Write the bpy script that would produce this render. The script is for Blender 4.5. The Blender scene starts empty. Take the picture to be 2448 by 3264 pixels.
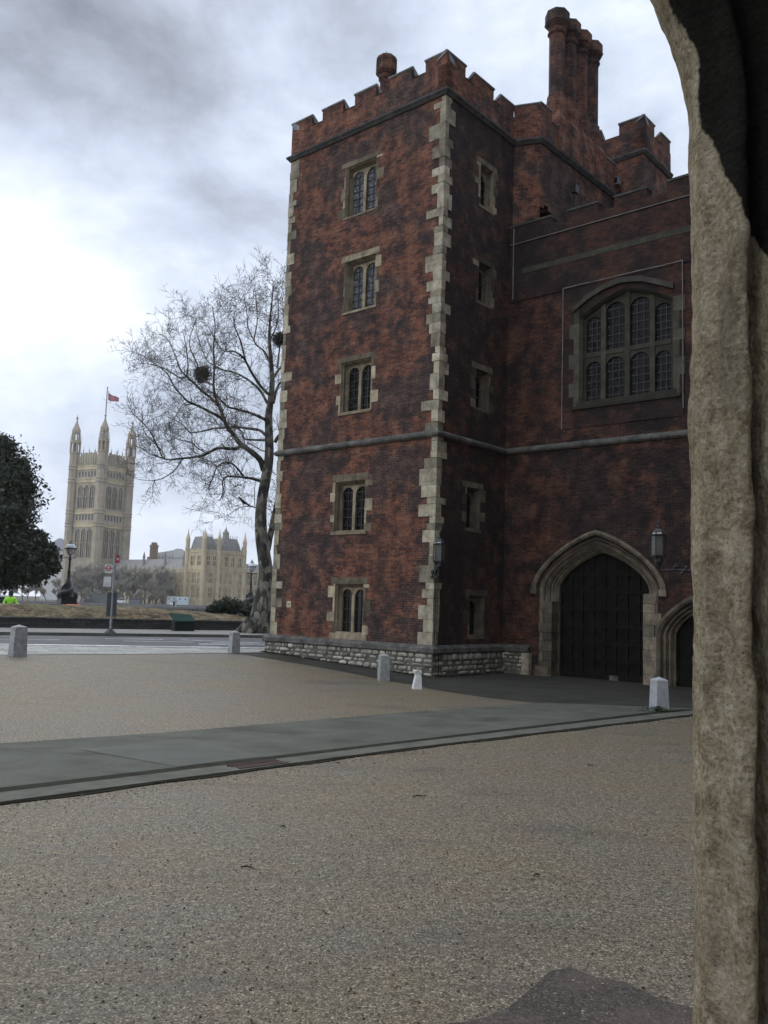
import bpy, bmesh, math, random
from mathutils import Vector, Matrix, noise as mnoise
from math import sin, cos, pi, radians, sqrt, exp, atan2
random.seed(7)
S = bpy.context.scene
COL = S.collection

# ------------------------------------------------------------------ camera
EYE = 2.25
cam_d = bpy.data.cameras.new('camera')
cam = bpy.data.objects.new('camera', cam_d); COL.objects.link(cam); S.camera = cam
cam_d.sensor_fit = 'HORIZONTAL'; cam_d.sensor_width = 36; cam_d.lens = 36 * 2790 / 2448
cam_d.clip_start = 0.05; cam_d.clip_end = 9000
_p, _r = math.atan(293 / 2790), radians(1.83)
_f = Vector((0, cos(_p), sin(_p))); _u = Vector((0, -sin(_p), cos(_p))); _x = Vector((1, 0, 0))
_U = _u * cos(_r) - _x * sin(_r); _R = _x * cos(_r) + _u * sin(_r)
cam.matrix_world = Matrix(((_R.x, _U.x, -_f.x, 0), (_R.y, _U.y, -_f.y, 0), (_R.z, _U.z, -_f.z, EYE), (0, 0, 0, 1)))
def at(px, py, Y):                     # photo pixel at a distance Y -> point in the place
    d = _f + _R * ((px - 1224) / 2790) - _U * ((py - 1632) / 2790)
    return Vector((0, 0, EYE)) + d * (Y / d.y)

# ------------------------------------------------------------------ sky and sun
SUN_EL, SUN_AZ = radians(42), radians(-20)          # behind cloud, ahead and to the left
ZEN_FILL, LEFT_FILL = .9, .5
W = bpy.data.worlds.new('World'); S.world = W; W.use_nodes = True
wt = W.node_tree; wt.nodes.clear()
def wn(t, **k):
    n = wt.nodes.new(t)
    for a, b in k.items(): setattr(n, a, b)
    return n
def wl(a, b): wt.links.new(a, b)
wo = wn('ShaderNodeOutputWorld'); bg = wn('ShaderNodeBackground'); wl(bg.outputs[0], wo.inputs[0])
sky = wn('ShaderNodeTexSky', sky_type='NISHITA', sun_disc=False, sun_elevation=SUN_EL, sun_rotation=SUN_AZ)
sky.air_density = 1.2; sky.dust_density = .6
skm = wn('ShaderNodeMixRGB', blend_type='MULTIPLY'); skm.inputs[0].default_value = 1
wl(sky.outputs[0], skm.inputs[1]); skm.inputs[2].default_value = (.1, .1, .1, 1)
wtc = wn('ShaderNodeTexCoord')
wmp = wn('ShaderNodeMapping'); wmp.inputs['Scale'].default_value = (1, 1, 1.7); wl(wtc.outputs['Generated'], wmp.inputs[0])
wns = wn('ShaderNodeTexNoise'); wns.inputs['Scale'].default_value = 3.4; wns.inputs['Detail'].default_value = 9
wns.inputs['Roughness'].default_value = .60; wns.inputs['Distortion'].default_value = .12; wl(wmp.outputs[0], wns.inputs[0])
def wmath(op, a, b=None, clamp=False):
    n = wn('ShaderNodeMath', operation=op); n.use_clamp = clamp
    for i, q in enumerate((a, b)):
        if q is None: continue
        if isinstance(q, (int, float)): n.inputs[i].default_value = q
        else: wl(q, n.inputs[i])
    return n.outputs[0]
acc = wmath('MULTIPLY_ADD', wns.outputs[0], 1.15); acc.node.inputs[2].default_value = .085
def bank(px, py, w, a):                # a brighter or darker bank of cloud in one direction of the sky
    global acc
    d = (at(px, py, 10) - Vector((0, 0, EYE))).normalized()
    n = wn('ShaderNodeVectorMath', operation='DOT_PRODUCT'); wl(wtc.outputs['Generated'], n.inputs[0]); n.inputs[1].default_value = d
    k = wmath('POWER', wmath('MAXIMUM', n.outputs['Value'], 0.0), 1.0 / (w * w))
    acc = wmath('ADD', acc, wmath('MULTIPLY', k, a))
for b in ((60, 760, .10, .24), (420, 700, .10, .17), (150, 1000, .12, .22), (1640, 200, .09, .17), (1950, 160, .14, -.05), (330, 330, .10, .05),
          (150, 130, .16, -.12), (60, 420, .10, -.17), (330, 560, .08, -.20), (700, 60, .10, -.04), (800, 560, .10, -.12), (700, 720, .08, -.12), (1350, 420, .2, -.04),
          (1000, 60, .12, -.02), (250, 1650, .15, -.12), (450, 1250, .1, -.08), (700, 1650, .14, -.03), (330, 1780, .1, .03), (900, 350, .12, .03)):
    bank(*b)
def unseen_bank(d, w, a):
    global acc
    n = wn('ShaderNodeVectorMath', operation='DOT_PRODUCT'); wl(wtc.outputs['Generated'], n.inputs[0]); n.inputs[1].default_value = Vector(d).normalized()
    acc = wmath('ADD', acc, wmath('MULTIPLY', wmath('POWER', wmath('MAXIMUM', n.outputs['Value'], 0.0), w), a))
unseen_bank((.80, -.60, .35), 2.4, -.50)           # unseen sky over the right shoulder, dimmed to darken the flank
unseen_bank((-.75, -.62, .5), 3.0, .16)  # unseen sky behind left, brightened to fill the tower front
wz0 = wn('ShaderNodeSeparateXYZ'); wl(wtc.outputs['Generated'], wz0.inputs[0])
acc = wmath('ADD', acc, wmath('MULTIPLY', wmath('SUBTRACT', .22, wz0.outputs[2], True), .45))      # paler towards the horizon
wrp = wn('ShaderNodeValToRGB'); wl(acc, wrp.inputs[0])
e = wrp.color_ramp.elements
e[0].position = .10; e[0].color = (.095, .10, .13, 1); e[1].position = .92; e[1].color = (.92, .95, .97, 1)
for p_, c_ in ((.27, (.215, .238, .30)), (.42, (.345, .385, .465)), (.56, (.50, .565, .69)), (.72, (.68, .75, .88))):
    q = e.new(p_); q.color = c_ + (1,)
wmx = wn('ShaderNodeMixRGB'); wmx.inputs[0].default_value = .975
wl(skm.outputs[0], wmx.inputs[1]); wl(wrp.outputs[0], wmx.inputs[2])
# fill added: unseen sky brightened overhead and behind to the left
wz = wn('ShaderNodeSeparateXYZ'); wl(wtc.outputs['Generated'], wz.inputs[0])
zen = wmath('MULTIPLY', wmath('SUBTRACT', wz.outputs[2], .60), 2.8, True)
wd = wn('ShaderNodeVectorMath', operation='DOT_PRODUCT'); wl(wtc.outputs['Generated'], wd.inputs[0]); wd.inputs[1].default_value = Vector((-.78, -.60, .42)).normalized()
lft = wmath('POWER', wmath('MAXIMUM', wd.outputs['Value'], 0.0), 2.5)
gain = wmath('ADD', wmath('ADD', 1.0, wmath('MULTIPLY', zen, ZEN_FILL)), wmath('MULTIPLY', lft, LEFT_FILL))
wl(wmx.outputs[0], bg.inputs[0]); wl(gain, bg.inputs[1])
sl = bpy.data.lights.new('sun', 'SUN'); sl.energy = .6; sl.angle = radians(28); sl.color = (1, .95, .87)
so = bpy.data.objects.new('sun', sl); COL.objects.link(so)
_sd = Vector((sin(SUN_AZ) * cos(SUN_EL), cos(SUN_AZ) * cos(SUN_EL), sin(SUN_EL)))
so.rotation_euler = (-_sd).to_track_quat('-Z', 'Y').to_euler()
S.view_settings.view_transform = 'Standard'; S.view_settings.look = 'None'
S.view_settings.exposure = .36; S.view_settings.gamma = 1

# ------------------------------------------------------------------ mesh builder and scene helpers
class MB:
    def __init__(s): s.v = []; s.f = []; s.t = []
    def add(s, vs, fs, tint=1.0):
        o = len(s.v); s.v += [tuple(p) for p in vs]; s.f += [tuple(i + o for i in q) for q in fs]
        s.t += [tint] * len(fs)
    def quad(s, a, b, c, d, tint=1.0): s.add((a, b, c, d), ((0, 1, 2, 3),), tint)
    def box(s, x0, x1, y0, y1, z0, z1, tint=1.0, jit=0, T=None):
        vs = [(x, y, z) for z in (z0, z1) for y in (y0, y1) for x in (x0, x1)]
        if jit: vs = [tuple(c + random.uniform(-jit, jit) for c in q) for q in vs]
        if T: vs = [T(*q) for q in vs]
        s.add(vs, ((0, 2, 3, 1), (4, 5, 7, 6), (0, 1, 5, 4), (1, 3, 7, 5), (3, 2, 6, 7), (2, 0, 4, 6)), tint)
    def tube(s, pts, rad, n=6, tint=1.0, cap=True):
        pts = [Vector(p) for p in pts]
        if not isinstance(rad, (list, tuple)): rad = [rad] * len(pts)
        o = len(s.v); up = Vector((.31, .17, .93))
        for i, p in enumerate(pts):
            d = (pts[min(i + 1, len(pts) - 1)] - pts[max(i - 1, 0)])
            if d.length < 1e-9: d = Vector((0, 0, 1))
            d.normalize()
            a = d.cross(up)
            if a.length < .1: a = d.cross(Vector((1, 0, 0)))
            a.normalize(); b = d.cross(a)
            for k in range(n):
                t = 2 * pi * k / n
                s.v.append(tuple(p + (a * cos(t) + b * sin(t)) * rad[i]))
        for i in range(len(pts) - 1):
            for k in range(n):
                k2 = (k + 1) % n
                s.f.append((o + i * n + k, o + i * n + k2, o + (i + 1) * n + k2, o + (i + 1) * n + k)); s.t.append(tint)
        if cap:
            s.f.append(tuple(range(o, o + n))); s.t.append(tint)
            e_ = o + (len(pts) - 1) * n; s.f.append(tuple(range(e_, e_ + n))); s.t.append(tint)
    def lathe(s, cx, cy, prof, n=16, ph=0.0, tint=1.0):
        o = len(s.v)
        for r, z in prof:
            for k in range(n):
                t = 2 * pi * (k + ph) / n; s.v.append((cx + r * cos(t), cy + r * sin(t), z))
        for i in range(len(prof) - 1):
            for k in range(n):
                k2 = (k + 1) % n
                s.f.append((o + i * n + k, o + i * n + k2, o + (i + 1) * n + k2, o + (i + 1) * n + k)); s.t.append(tint)
        for i in (0, len(prof) - 1):
            if prof[i][0] > 1e-4: s.f.append(tuple(range(o + i * n, o + i * n + n))); s.t.append(tint)
    def sweep(s, path, prof, tint=1.0, closed=True):   # plan path, profile (out to the right, z), mitred
        rows = []
        m = len(path)
        for i in range(m):
            p = Vector(path[i]); d0 = (p - Vector(path[i - 1])).normalized() if i else None
            d1 = (Vector(path[i + 1]) - p).normalized() if i < m - 1 else None
            d0 = d0 or d1; d1 = d1 or d0
            n0 = Vector((d0.y, -d0.x)); n1 = Vector((d1.y, -d1.x)); nn = (n0 + n1)
            nn = nn / max(nn.dot(n0), .2)
            rows.append([(p.x + nn.x * a, p.y + nn.y * a, z) for a, z in prof])
        k = len(prof); o = len(s.v)
        for r in rows: s.v += r
        for i in range(m - 1):
            for j in range(k if closed else k - 1):
                j2 = (j + 1) % k
                s.f.append((o + i * k + j, o + (i + 1) * k + j, o + (i + 1) * k + j2, o + i * k + j2)); s.t.append(tint)
        if closed:
            s.f.append(tuple(range(o, o + k))); e_ = o + (m - 1) * k; s.f.append(tuple(range(e_, e_ + k))); s.t += [tint, tint]
    def build(s, name, mat, parent=None, smooth=False, norm=False):
        me = bpy.data.meshes.new(name); me.from_pydata(s.v, [], s.f); me.update()
        at_ = me.attributes.new('tint', 'FLOAT', 'FACE'); at_.data.foreach_set('value', s.t)
        if norm:
            bm = bmesh.new(); bm.from_mesh(me); bmesh.ops.recalc_face_normals(bm, faces=bm.faces); bm.to_mesh(me); bm.free()
        if smooth: me.polygons.foreach_set('use_smooth', [True] * len(me.polygons))
        me.materials.append(mat)
        o = bpy.data.objects.new(name, me); COL.objects.link(o)
        if parent: o.parent = parent
        return o
def tag(o, label=None, cat=None, group=None, kind=None):
    if label: o['label'] = label
    if cat: o['category'] = cat
    if group: o['group'] = group
    if kind: o['kind'] = kind
    return o
def empty(name, loc=(0, 0, 0), rz=0.0, label=None, cat=None, group=None):
    o = bpy.data.objects.new(name, None); COL.objects.link(o); o.empty_display_size = .3
    o.location = loc; o.rotation_euler = (0, 0, rz)
    return tag(o, label, cat, group)
def copy_tree(o, parent=None):
    c = o.copy(); COL.objects.link(c)
    if parent: c.parent = parent
    for ch in list(o.children): copy_tree(ch, c)
    return c

# ------------------------------------------------------------------ materials
class NT:
    def __init__(s, name):
        s.m = bpy.data.materials.new(name); s.m.use_nodes = True; s.t = s.m.node_tree
        s.b = s.t.nodes['Principled BSDF']; s.b.inputs['Roughness'].default_value = .85
        s.b.inputs['Specular IOR Level'].default_value = .3
    def n(s, typ, **k):
        q = s.t.nodes.new(typ)
        for a, b in k.items(): setattr(q, a, b)
        return q
    def put(s, sock, v):
        if isinstance(v, (int, float)): sock.default_value = v
        elif isinstance(v, (tuple, list)): sock.default_value = tuple(v) + ((1,) if len(v) == 3 and len(sock.default_value) == 4 else ())
        else: s.t.links.new(v, sock)
    def coord(s, o='Object'):
        return s.n('ShaderNodeTexCoord').outputs[o]
    def mapping(s, v, sc):
        q = s.n('ShaderNodeMapping'); s.t.links.new(v, q.inputs[0]); q.inputs['Scale'].default_value = sc; return q.outputs[0]
    def noise(s, v, sc, det=4, rough=.55, dist=0):
        q = s.n('ShaderNodeTexNoise'); s.t.links.new(v, q.inputs[0]); q.inputs['Scale'].default_value = sc
        q.inputs['Detail'].default_value = det; q.inputs['Roughness'].default_value = rough; q.inputs['Distortion'].default_value = dist
        return q.outputs[0]
    def vor(s, v, sc, out='Color', feat='F1'):
        q = s.n('ShaderNodeTexVoronoi', feature=feat); s.t.links.new(v, q.inputs['Vector']); q.inputs['Scale'].default_value = sc
        return q.outputs[out]
    def ramp(s, f, stops, interp='LINEAR'):
        q = s.n('ShaderNodeValToRGB'); s.put(q.inputs[0], f); el = q.color_ramp.elements; q.color_ramp.interpolation = interp
        while len(el) < len(stops): el.new(.5)
        for x, (p, c) in zip(el, stops):
            x.position = p; x.color = (c, c, c, 1) if isinstance(c, (int, float)) else tuple(c) + (1,)
        return q.outputs[0]
    def mix(s, f, a, b, bl='MIX'):
        q = s.n('ShaderNodeMixRGB', blend_type=bl); s.put(q.inputs[0], f)
        for i, x in ((1, a), (2, b)):
            s.put(q.inputs[i], (x, x, x) if isinstance(x, (int, float)) else x)
        return q.outputs[0]
    def math(s, op, a, b=0.0, clamp=False):
        q = s.n('ShaderNodeMath', operation=op); q.use_clamp = clamp; s.put(q.inputs[0], a); s.put(q.inputs[1], b); return q.outputs[0]
    def sep(s, v):
        q = s.n('ShaderNodeSeparateXYZ'); s.t.links.new(v, q.inputs[0]); return q.outputs
    def comb(s, x, y, z):
        q = s.n('ShaderNodeCombineXYZ')
        for i, v in enumerate((x, y, z)): s.put(q.inputs[i], v)
        return q.outputs[0]
    def tint(s): return s.n('ShaderNodeAttribute', attribute_name='tint').outputs['Fac']
    def tinted(s, c):
        t = s.tint(); return s.mix(1.0, c, s.comb(t, t, t), 'MULTIPLY')
    def bump(s, h, st=.5, d=.02):
        q = s.n('ShaderNodeBump'); q.inputs['Strength'].default_value = st; q.inputs['Distance'].default_value = d
        s.put(q.inputs['Height'], h); s.t.links.new(q.outputs[0], s.b.inputs['Normal'])
    def out(s, c=None, r=None):
        if c is not None: s.put(s.b.inputs['Base Color'], c)
        if r is not None: s.put(s.b.inputs['Roughness'], r)
        return s.m

def plain(name, c, r=.7, spec=.3, var=.25, sc=4, metal=0):
    q = NT(name); f = q.noise(q.coord(), sc, 5)
    lo = tuple(x * (1 - var) for x in c); hi = tuple(min(1, x * (1 + var)) for x in c)
    q.b.inputs['Specular IOR Level'].default_value = spec; q.b.inputs['Metallic'].default_value = metal
    return q.out(q.tinted(q.ramp(f, ((.3, lo), (.7, hi)))), r)

def brick_mat(name, gain=1.0, blacken=0.0, patch=.5):
    q = NT(name); o = q.coord('Object'); nn = q.sep(q.coord('Normal')); s3 = q.sep(o)
    side = q.math('GREATER_THAN', q.math('ABSOLUTE', nn[0]), q.math('ABSOLUTE', nn[1]))
    u = q.mix(side, q.comb(s3[0], 0, 0), q.comb(s3[1], 0, 0)); u = q.sep(u)[0]
    wob = q.noise(o, 1.3, 2)
    v = q.comb(u, q.math('ADD', s3[2], q.math('MULTIPLY', wob, .05)), 0)
    b = q.n('ShaderNodeTexBrick'); q.t.links.new(v, b.inputs['Vector'])
    b.inputs['Scale'].default_value = 1; b.inputs['Brick Width'].default_value = .235; b.inputs['Row Height'].default_value = .078
    b.inputs['Mortar Size'].default_value = .009; b.inputs['Mortar Smooth'].default_value = .3; b.inputs['Bias'].default_value = 0
    b.inputs['Color1'].default_value = (0, 0, 0, 1); b.inputs['Color2'].default_value = (1, 1, 1, 1); b.inputs['Mortar'].default_value = (.5, .5, .5, 1)
    rnd = q.sep(b.outputs['Color'])[0]
    big = q.noise(o, .42, 4, .6, .6); mid = q.noise(o, 1.9, 6, .66); fine = q.noise(o, 11, 4)
    f = q.math('ADD', q.math('MULTIPLY', rnd, .17), q.math('MULTIPLY', mid, .79))
    f = q.math('ADD', f, q.math('MULTIPLY', q.math('SUBTRACT', fine, .5), .35))
    c = q.ramp(f, ((.28, (.028, .017, .015)), (.39, (.080, .032, .023)), (.48, (.160, .058, .035)), (.57, (.245, .088, .044)), (.70, (.29, .15, .095))))
    dark = q.ramp(f, ((.25, (.016, .012, .014)), (.47, (.050, .029, .027)), (.7, (.13, .085, .07))))
    pm = q.ramp(q.math('ADD', big, q.math('MULTIPLY', q.math('SUBTRACT', mid, .5), .5)), ((patch - .035, 1), (patch + .06, 0)))
    c = q.mix(q.math('MULTIPLY', pm, .85), c, dark)
    mort = q.ramp(mid, ((.35, (.05, .042, .036)), (.62, (.20, .16, .125))))
    c = q.mix(q.math('MULTIPLY', b.outputs['Fac'], .75), c, mort)
    hi = q.ramp(s3[2], ((0, 0), (1, 0)))
    grime = q.noise(q.mapping(o, (1.2, 1.2, .22)), 1.0, 5, .6)
    c = q.mix(q.ramp(grime, ((.46, 0), (.72, .55))), c, (.030, .026, .026))
    if blacken: c = q.mix(blacken, c, (.017, .013, .013))  # black blend for soot, painted shade and netting
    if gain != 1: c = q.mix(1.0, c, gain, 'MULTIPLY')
    q.bump(q.math('ADD', q.math('MULTIPLY', b.outputs['Fac'], -.8), q.math('MULTIPLY', fine, .9)), .7, .012)
    return q.out(q.tinted(c), .92)

def stone_mat(name, c0, c1, c2, dirt=.4, sc=3.0, rough=.88, bump=.35):
    q = NT(name); o = q.coord(); a = q.noise(o, sc, 6, .6); b = q.noise(o, sc * 7, 4); d = q.noise(q.mapping(o, (1.5, 1.5, .5)), sc * .6, 6, .65, .3)
    c = q.ramp(q.math('ADD', q.math('MULTIPLY', a, .7), q.math('MULTIPLY', b, .3)), ((.34, c0), (.5, c1), (.68, c2)))
    c = q.mix(q.ramp(d, ((.5, 0), (.72, dirt))), c, (.05, .045, .04))
    q.bump(q.math('ADD', a, q.math('MULTIPLY', b, .5)), bump, .03)
    return q.out(q.tinted(c), rough)

M = {}
M['brick'] = brick_mat('old_red_brick', .86, .04, .48)
M['brick_hi'] = brick_mat('weathered_parapet_brick', .92, .06, .40)
M['brick_gate'] = brick_mat('shaded_gate_range_brick', .52, .2, .46)  # shade of the gate recess painted in as darker brick
M['brick_flank'] = brick_mat('sooty_shaded_flank_brick', .55, .25, .53)  # soot patches plus the flank's shade put into the brick colour
M['brick_net'] = brick_mat('net_darkened_brick', .62, .55, .5)  # netting over the wall put into the brick colour
M['quoin'] = stone_mat('quoin_limestone', (.20, .168, .108), (.38, .33, .235), (.55, .505, .39), .7)
M['frame'] = stone_mat('window_stone', (.15, .12, .08), (.29, .235, .155), (.42, .355, .25), .65)
M['frame_dark'] = stone_mat('darker_window_stone', (.085, .068, .046), (.16, .13, .088), (.25, .21, .15), .65)  # darker copy of the window stone, for the lower flank windows
M['string'] = stone_mat('dark_string_stone', (.04, .038, .034), (.095, .089, .078), (.19, .175, .15), .65)
M['string_top'] = stone_mat('sooty_string_stone', (.03, .03, .03), (.06, .058, .055), (.12, .115, .105), .7)
M['coping'] = stone_mat('coping_stone', (.12, .12, .12), (.2, .2, .2), (.33, .34, .34), .35)
M['rubble'] = stone_mat('rubble_limestone', (.22, .2, .16), (.36, .33, .27), (.52, .49, .42), .6, 2.5)
M['mortar'] = stone_mat('dark_mortar', (.07, .065, .05), (.12, .11, .09), (.18, .16, .13), .4)
M['arch'] = stone_mat('arch_stone', (.10, .081, .056), (.18, .148, .105), (.30, .255, .185), .65)
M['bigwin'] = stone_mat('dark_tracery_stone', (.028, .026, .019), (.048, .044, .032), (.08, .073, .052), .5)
M['batten'] = plain('pale_batten_paint', (.22, .20, .19), .7, .3, .4, 2)
M['iron'] = plain('black_iron', (.012, .012, .012), .45, .5)
M['door'] = plain('dark_oak', (.009, .0075, .006), .8, .12, .5, 3)
M['granite'] = stone_mat('pale_granite', (.20, .20, .195), (.30, .30, .29), (.40, .40, .385), .55, 6)
M['whitestub'] = stone_mat('white_painted_stone', (.55, .55, .53), (.66, .66, .63), (.74, .74, .72), .15, 6)
M['asphalt'] = plain('asphalt', (.075, .078, .08), .8, .3, .3, 6)

def glass_mat(name, base, pat=0.0, spec=.5):
    q = NT(name); o = q.coord('Object'); s3 = q.sep(o)
    h = q.math('ADD', s3[0], s3[1])
    # leaded quarries: diagonal lead lines, each quarry set at its own slight angle
    a = q.math('ADD', q.math('MULTIPLY', h, 9.0), q.math('MULTIPLY', s3[2], 6.2)); b = q.math('SUBTRACT', q.math('MULTIPLY', h, 9.0), q.math('MULTIPLY', s3[2], 6.2))
    la = q.math('LESS_THAN', q.math('FRACT', a), .13); lb = q.math('LESS_THAN', q.math('FRACT', b), .13)
    lead = q.math('MAXIMUM', la, lb)
    cell = q.comb(q.math('FLOOR', a), q.math('FLOOR', b), 0)
    w = q.n('ShaderNodeTexWhiteNoise'); q.t.links.new(cell, w.inputs['Vector'])
    nv = q.n('ShaderNodeVectorMath', operation='MULTIPLY_ADD'); q.t.links.new(w.outputs['Color'], nv.inputs[0])
    nv.inputs[1].default_value = (pat, pat, pat); nv.inputs[2].default_value = (-pat / 2,) * 3
    ad = q.n('ShaderNodeVectorMath', operation='ADD'); g = q.n('ShaderNodeNewGeometry')
    q.t.links.new(g.outputs['Normal'], ad.inputs[0]); q.t.links.new(nv.outputs[0], ad.inputs[1])
    nm = q.n('ShaderNodeVectorMath', operation='NORMALIZE'); q.t.links.new(ad.outputs[0], nm.inputs[0]); q.t.links.new(nm.outputs[0], q.b.inputs['Normal'])
    c = q.mix(lead, base, (.01, .01, .01)); q.put(q.b.inputs['Roughness'], q.mix(lead, .12, .7))
    q.b.inputs['Specular IOR Level'].default_value = spec
    return q.out(c)
M['glass_lit'] = glass_mat('leaded_glass_sky_sheen', (.115, .12, .128), .8, .4)  # sky reflection painted in as a pale base colour
M['glass_dark'] = glass_mat('leaded_glass_dark', (.009, .009, .008), .35, .10)
M['glass_black'] = plain('black_glass', (.006, .006, .006), .25, .4)
# ------------------------------------------------------------------ the ground's shape
GC = Vector((1.65082, 27.95129, 0)); GX = Vector((.757205, -.653177, 0)); GY = Vector((.653177, .757205, 0))
GROT = atan2(GX.y, GX.x)
def gs(x, y): return (x - GC.x) * -GX.x + (y - GC.y) * -GX.y
def gz(x, y):
    s = gs(x, y)
    if s <= 0: return 0.0
    if s <= 8: return .35 * s / 8
    if s <= 14: return .35 + .15 * (s - 8) / 6
    return .5
def whole(me):
    a = me.attributes.new('tint', 'FLOAT', 'FACE'); a.data.foreach_set('value', [1.0] * len(me.polygons))
def sheet(name, poly, off, mat, kind='structure', parent=None, cuts=True):
    bm = bmesh.new(); bm.faces.new([bm.verts.new((x, y, 0)) for x, y in poly])
    for s in (0, 8, 14):
        bmesh.ops.bisect_plane(bm, geom=bm.verts[:] + bm.edges[:] + bm.faces[:], plane_co=GC - GX * s, plane_no=GX)
    bmesh.ops.triangulate(bm, faces=bm.faces)
    for v in bm.verts: v.co.z = gz(v.co.x, v.co.y) + off
    bmesh.ops.recalc_face_normals(bm, faces=bm.faces)
    if sum(f.normal.z for f in bm.faces) < 0: bmesh.ops.reverse_faces(bm, faces=bm.faces)
    me = bpy.data.meshes.new(name); bm.to_mesh(me); bm.free(); me.materials.append(mat); whole(me)
    o = bpy.data.objects.new(name, me); COL.objects.link(o)
    if kind: o['kind'] = kind
    if parent: o.parent = parent
    return o

# ------------------------------------------------------------------ gatehouse of red brick
gate = empty('brick_gatehouse', GC, GROT, 'tall old red brick gatehouse with pale stone quoins, battlements and an arched gate', 'gatehouse')
LFw, RFd, GWy, GWx = 7.57, 4.06, 4.06, 8.7
TL = lambda u, d, z: (u, d, z)              # tower front (faces the forecourt)
TR = lambda u, d, z: (-d, u, z)             # tower flank (faces the gate)
TG = lambda u, d, z: (u, GWy + d, z)        # gate range wall
def panel(mb, T, u0, u1, z0, z1, holes=(), dep=.35, d=0.0):
    us = sorted({u0, u1} | {h[0] for h in holes} | {h[1] for h in holes}); zs = sorted({z0, z1} | {h[2] for h in holes} | {h[3] for h in holes})
    for a, b in zip(us, us[1:]):
        for c, e_ in zip(zs, zs[1:]):
            m_, n_ = (a + b) / 2, (c + e_) / 2
            if any(h[0] < m_ < h[1] and h[2] < n_ < h[3] for h in holes): continue
            mb.quad(T(a, d, c), T(b, d, c), T(b, d, e_), T(a, d, e_))
    for a, b, c, e_ in holes:
        for p, q_ in (((a, c), (a, e_)), ((b, c), (b, e_)), ((a, c), (b, c)), ((a, e_), (b, e_))):
            mb.quad(T(p[0], d, p[1]), T(q_[0], d, q_[1]), T(q_[0], d + dep, q_[1]), T(p[0], d + dep, p[1]))
def arch_pts(xc, a, zs, b, n=22, p=1.25, q=.6):    # pointed four-centred curve, left to right
    out = []
    for i in range(n + 1):
        t = -cos(pi * i / n); k = abs(t)
        out.append((xc + a * t, zs + b * max(0.0, 1 - k ** p) ** q))
    return out
def round_pts(xc, a, zs, b, n=12):
    return [(xc - a * cos(pi * i / n), zs + b * sin(pi * i / n)) for i in range(n + 1)]
def over(mb, T, pts, ztop, d, dep=0.0, tint=1.0):   # wall above a curve, with its soffit
    for (a, za), (b, zb) in zip(pts, pts[1:]):
        mb.quad(T(a, d, za), T(b, d, zb), T(b, d, ztop), T(a, d, ztop), tint)
        if dep: mb.quad(T(a, d, za), T(b, d, zb), T(b, d + dep, zb), T(a, d + dep, za), tint)

win_L = [(-4.55, -3.05, 16.30, 18.26), (-4.38, -2.95, 12.68, 14.60), (-4.42, -2.98, 8.97, 10.84), (-4.50, -3.07, 4.72, 6.50), (-4.33, -3.0, 1.20, 2.90)]
win_R = [(2.13, 2.95, 16.37, 17.90), (2.13, 2.90, 12.86, 14.30), (2.11, 2.90, 9.06, 10.45), (1.70, 2.48, 4.85, 6.27), (2.0, 2.86, 1.26, 2.63)]

b = MB()
panel(b, TL, -LFw, 0, -.3, 19.5, win_L)
b.quad((-LFw, 0, -.3), (-LFw, 12, -.3), (-LFw, 12, 19.5), (-LFw, 0, 19.5))
b.quad((-LFw, 12, -.3), (.92, 12, -.3), (.92, 12, 19.5), (-LFw, 12, 19.5))
b.build('tower_wall', M['brick'], gate)
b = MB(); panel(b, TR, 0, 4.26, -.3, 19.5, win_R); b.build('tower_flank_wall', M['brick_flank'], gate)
# stair turret and the taller mass behind the gate range
b = MB()
pl = [(0, 4.2), (.0, 4.26), (.92, 4.63), (1.10, 14.5)]
for (x0, y0), (x1, y1) in zip(pl[1:], pl[2:]):
    if y0 > 4.5:
        n_ = 34; hz = [(y0 + (y1 - y0) * i / n_) for i in range(n_ + 1)]
        door = (4.72, 5.42)
        for ya, yb in zip(hz, hz[1:]):
            xa = x0 + (x1 - x0) * (ya - y0) / (y1 - y0); xb = x0 + (x1 - x0) * (yb - y0) / (y1 - y0); ym = (ya + yb) / 2
            zb = 15
            if door[0] < ym < door[1]:
                zb = 16.75 + .42 * sqrt(max(0, 1 - ((ym - 5.07) / .36) ** 2))
                b.quad((xa - .5, ya, 15), (xb - .5, yb, 15), (xb - .5, yb, zb), (xa - .5, ya, zb), .08)
                b.quad((xa, ya, zb), (xb, yb, zb), (xb - .5, yb, zb), (xa - .5, ya, zb), .4)
            b.quad((xa, ya, zb), (xb, yb, zb), (xb, yb, 19.5), (xa, ya, 19.5))
    else:
        b.quad((x0, y0, 15), (x1, y1, 15), (x1, y1, 19.5), (x0, y0, 19.5))
b.build('turret_wall', M['brick'], gate)

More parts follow.
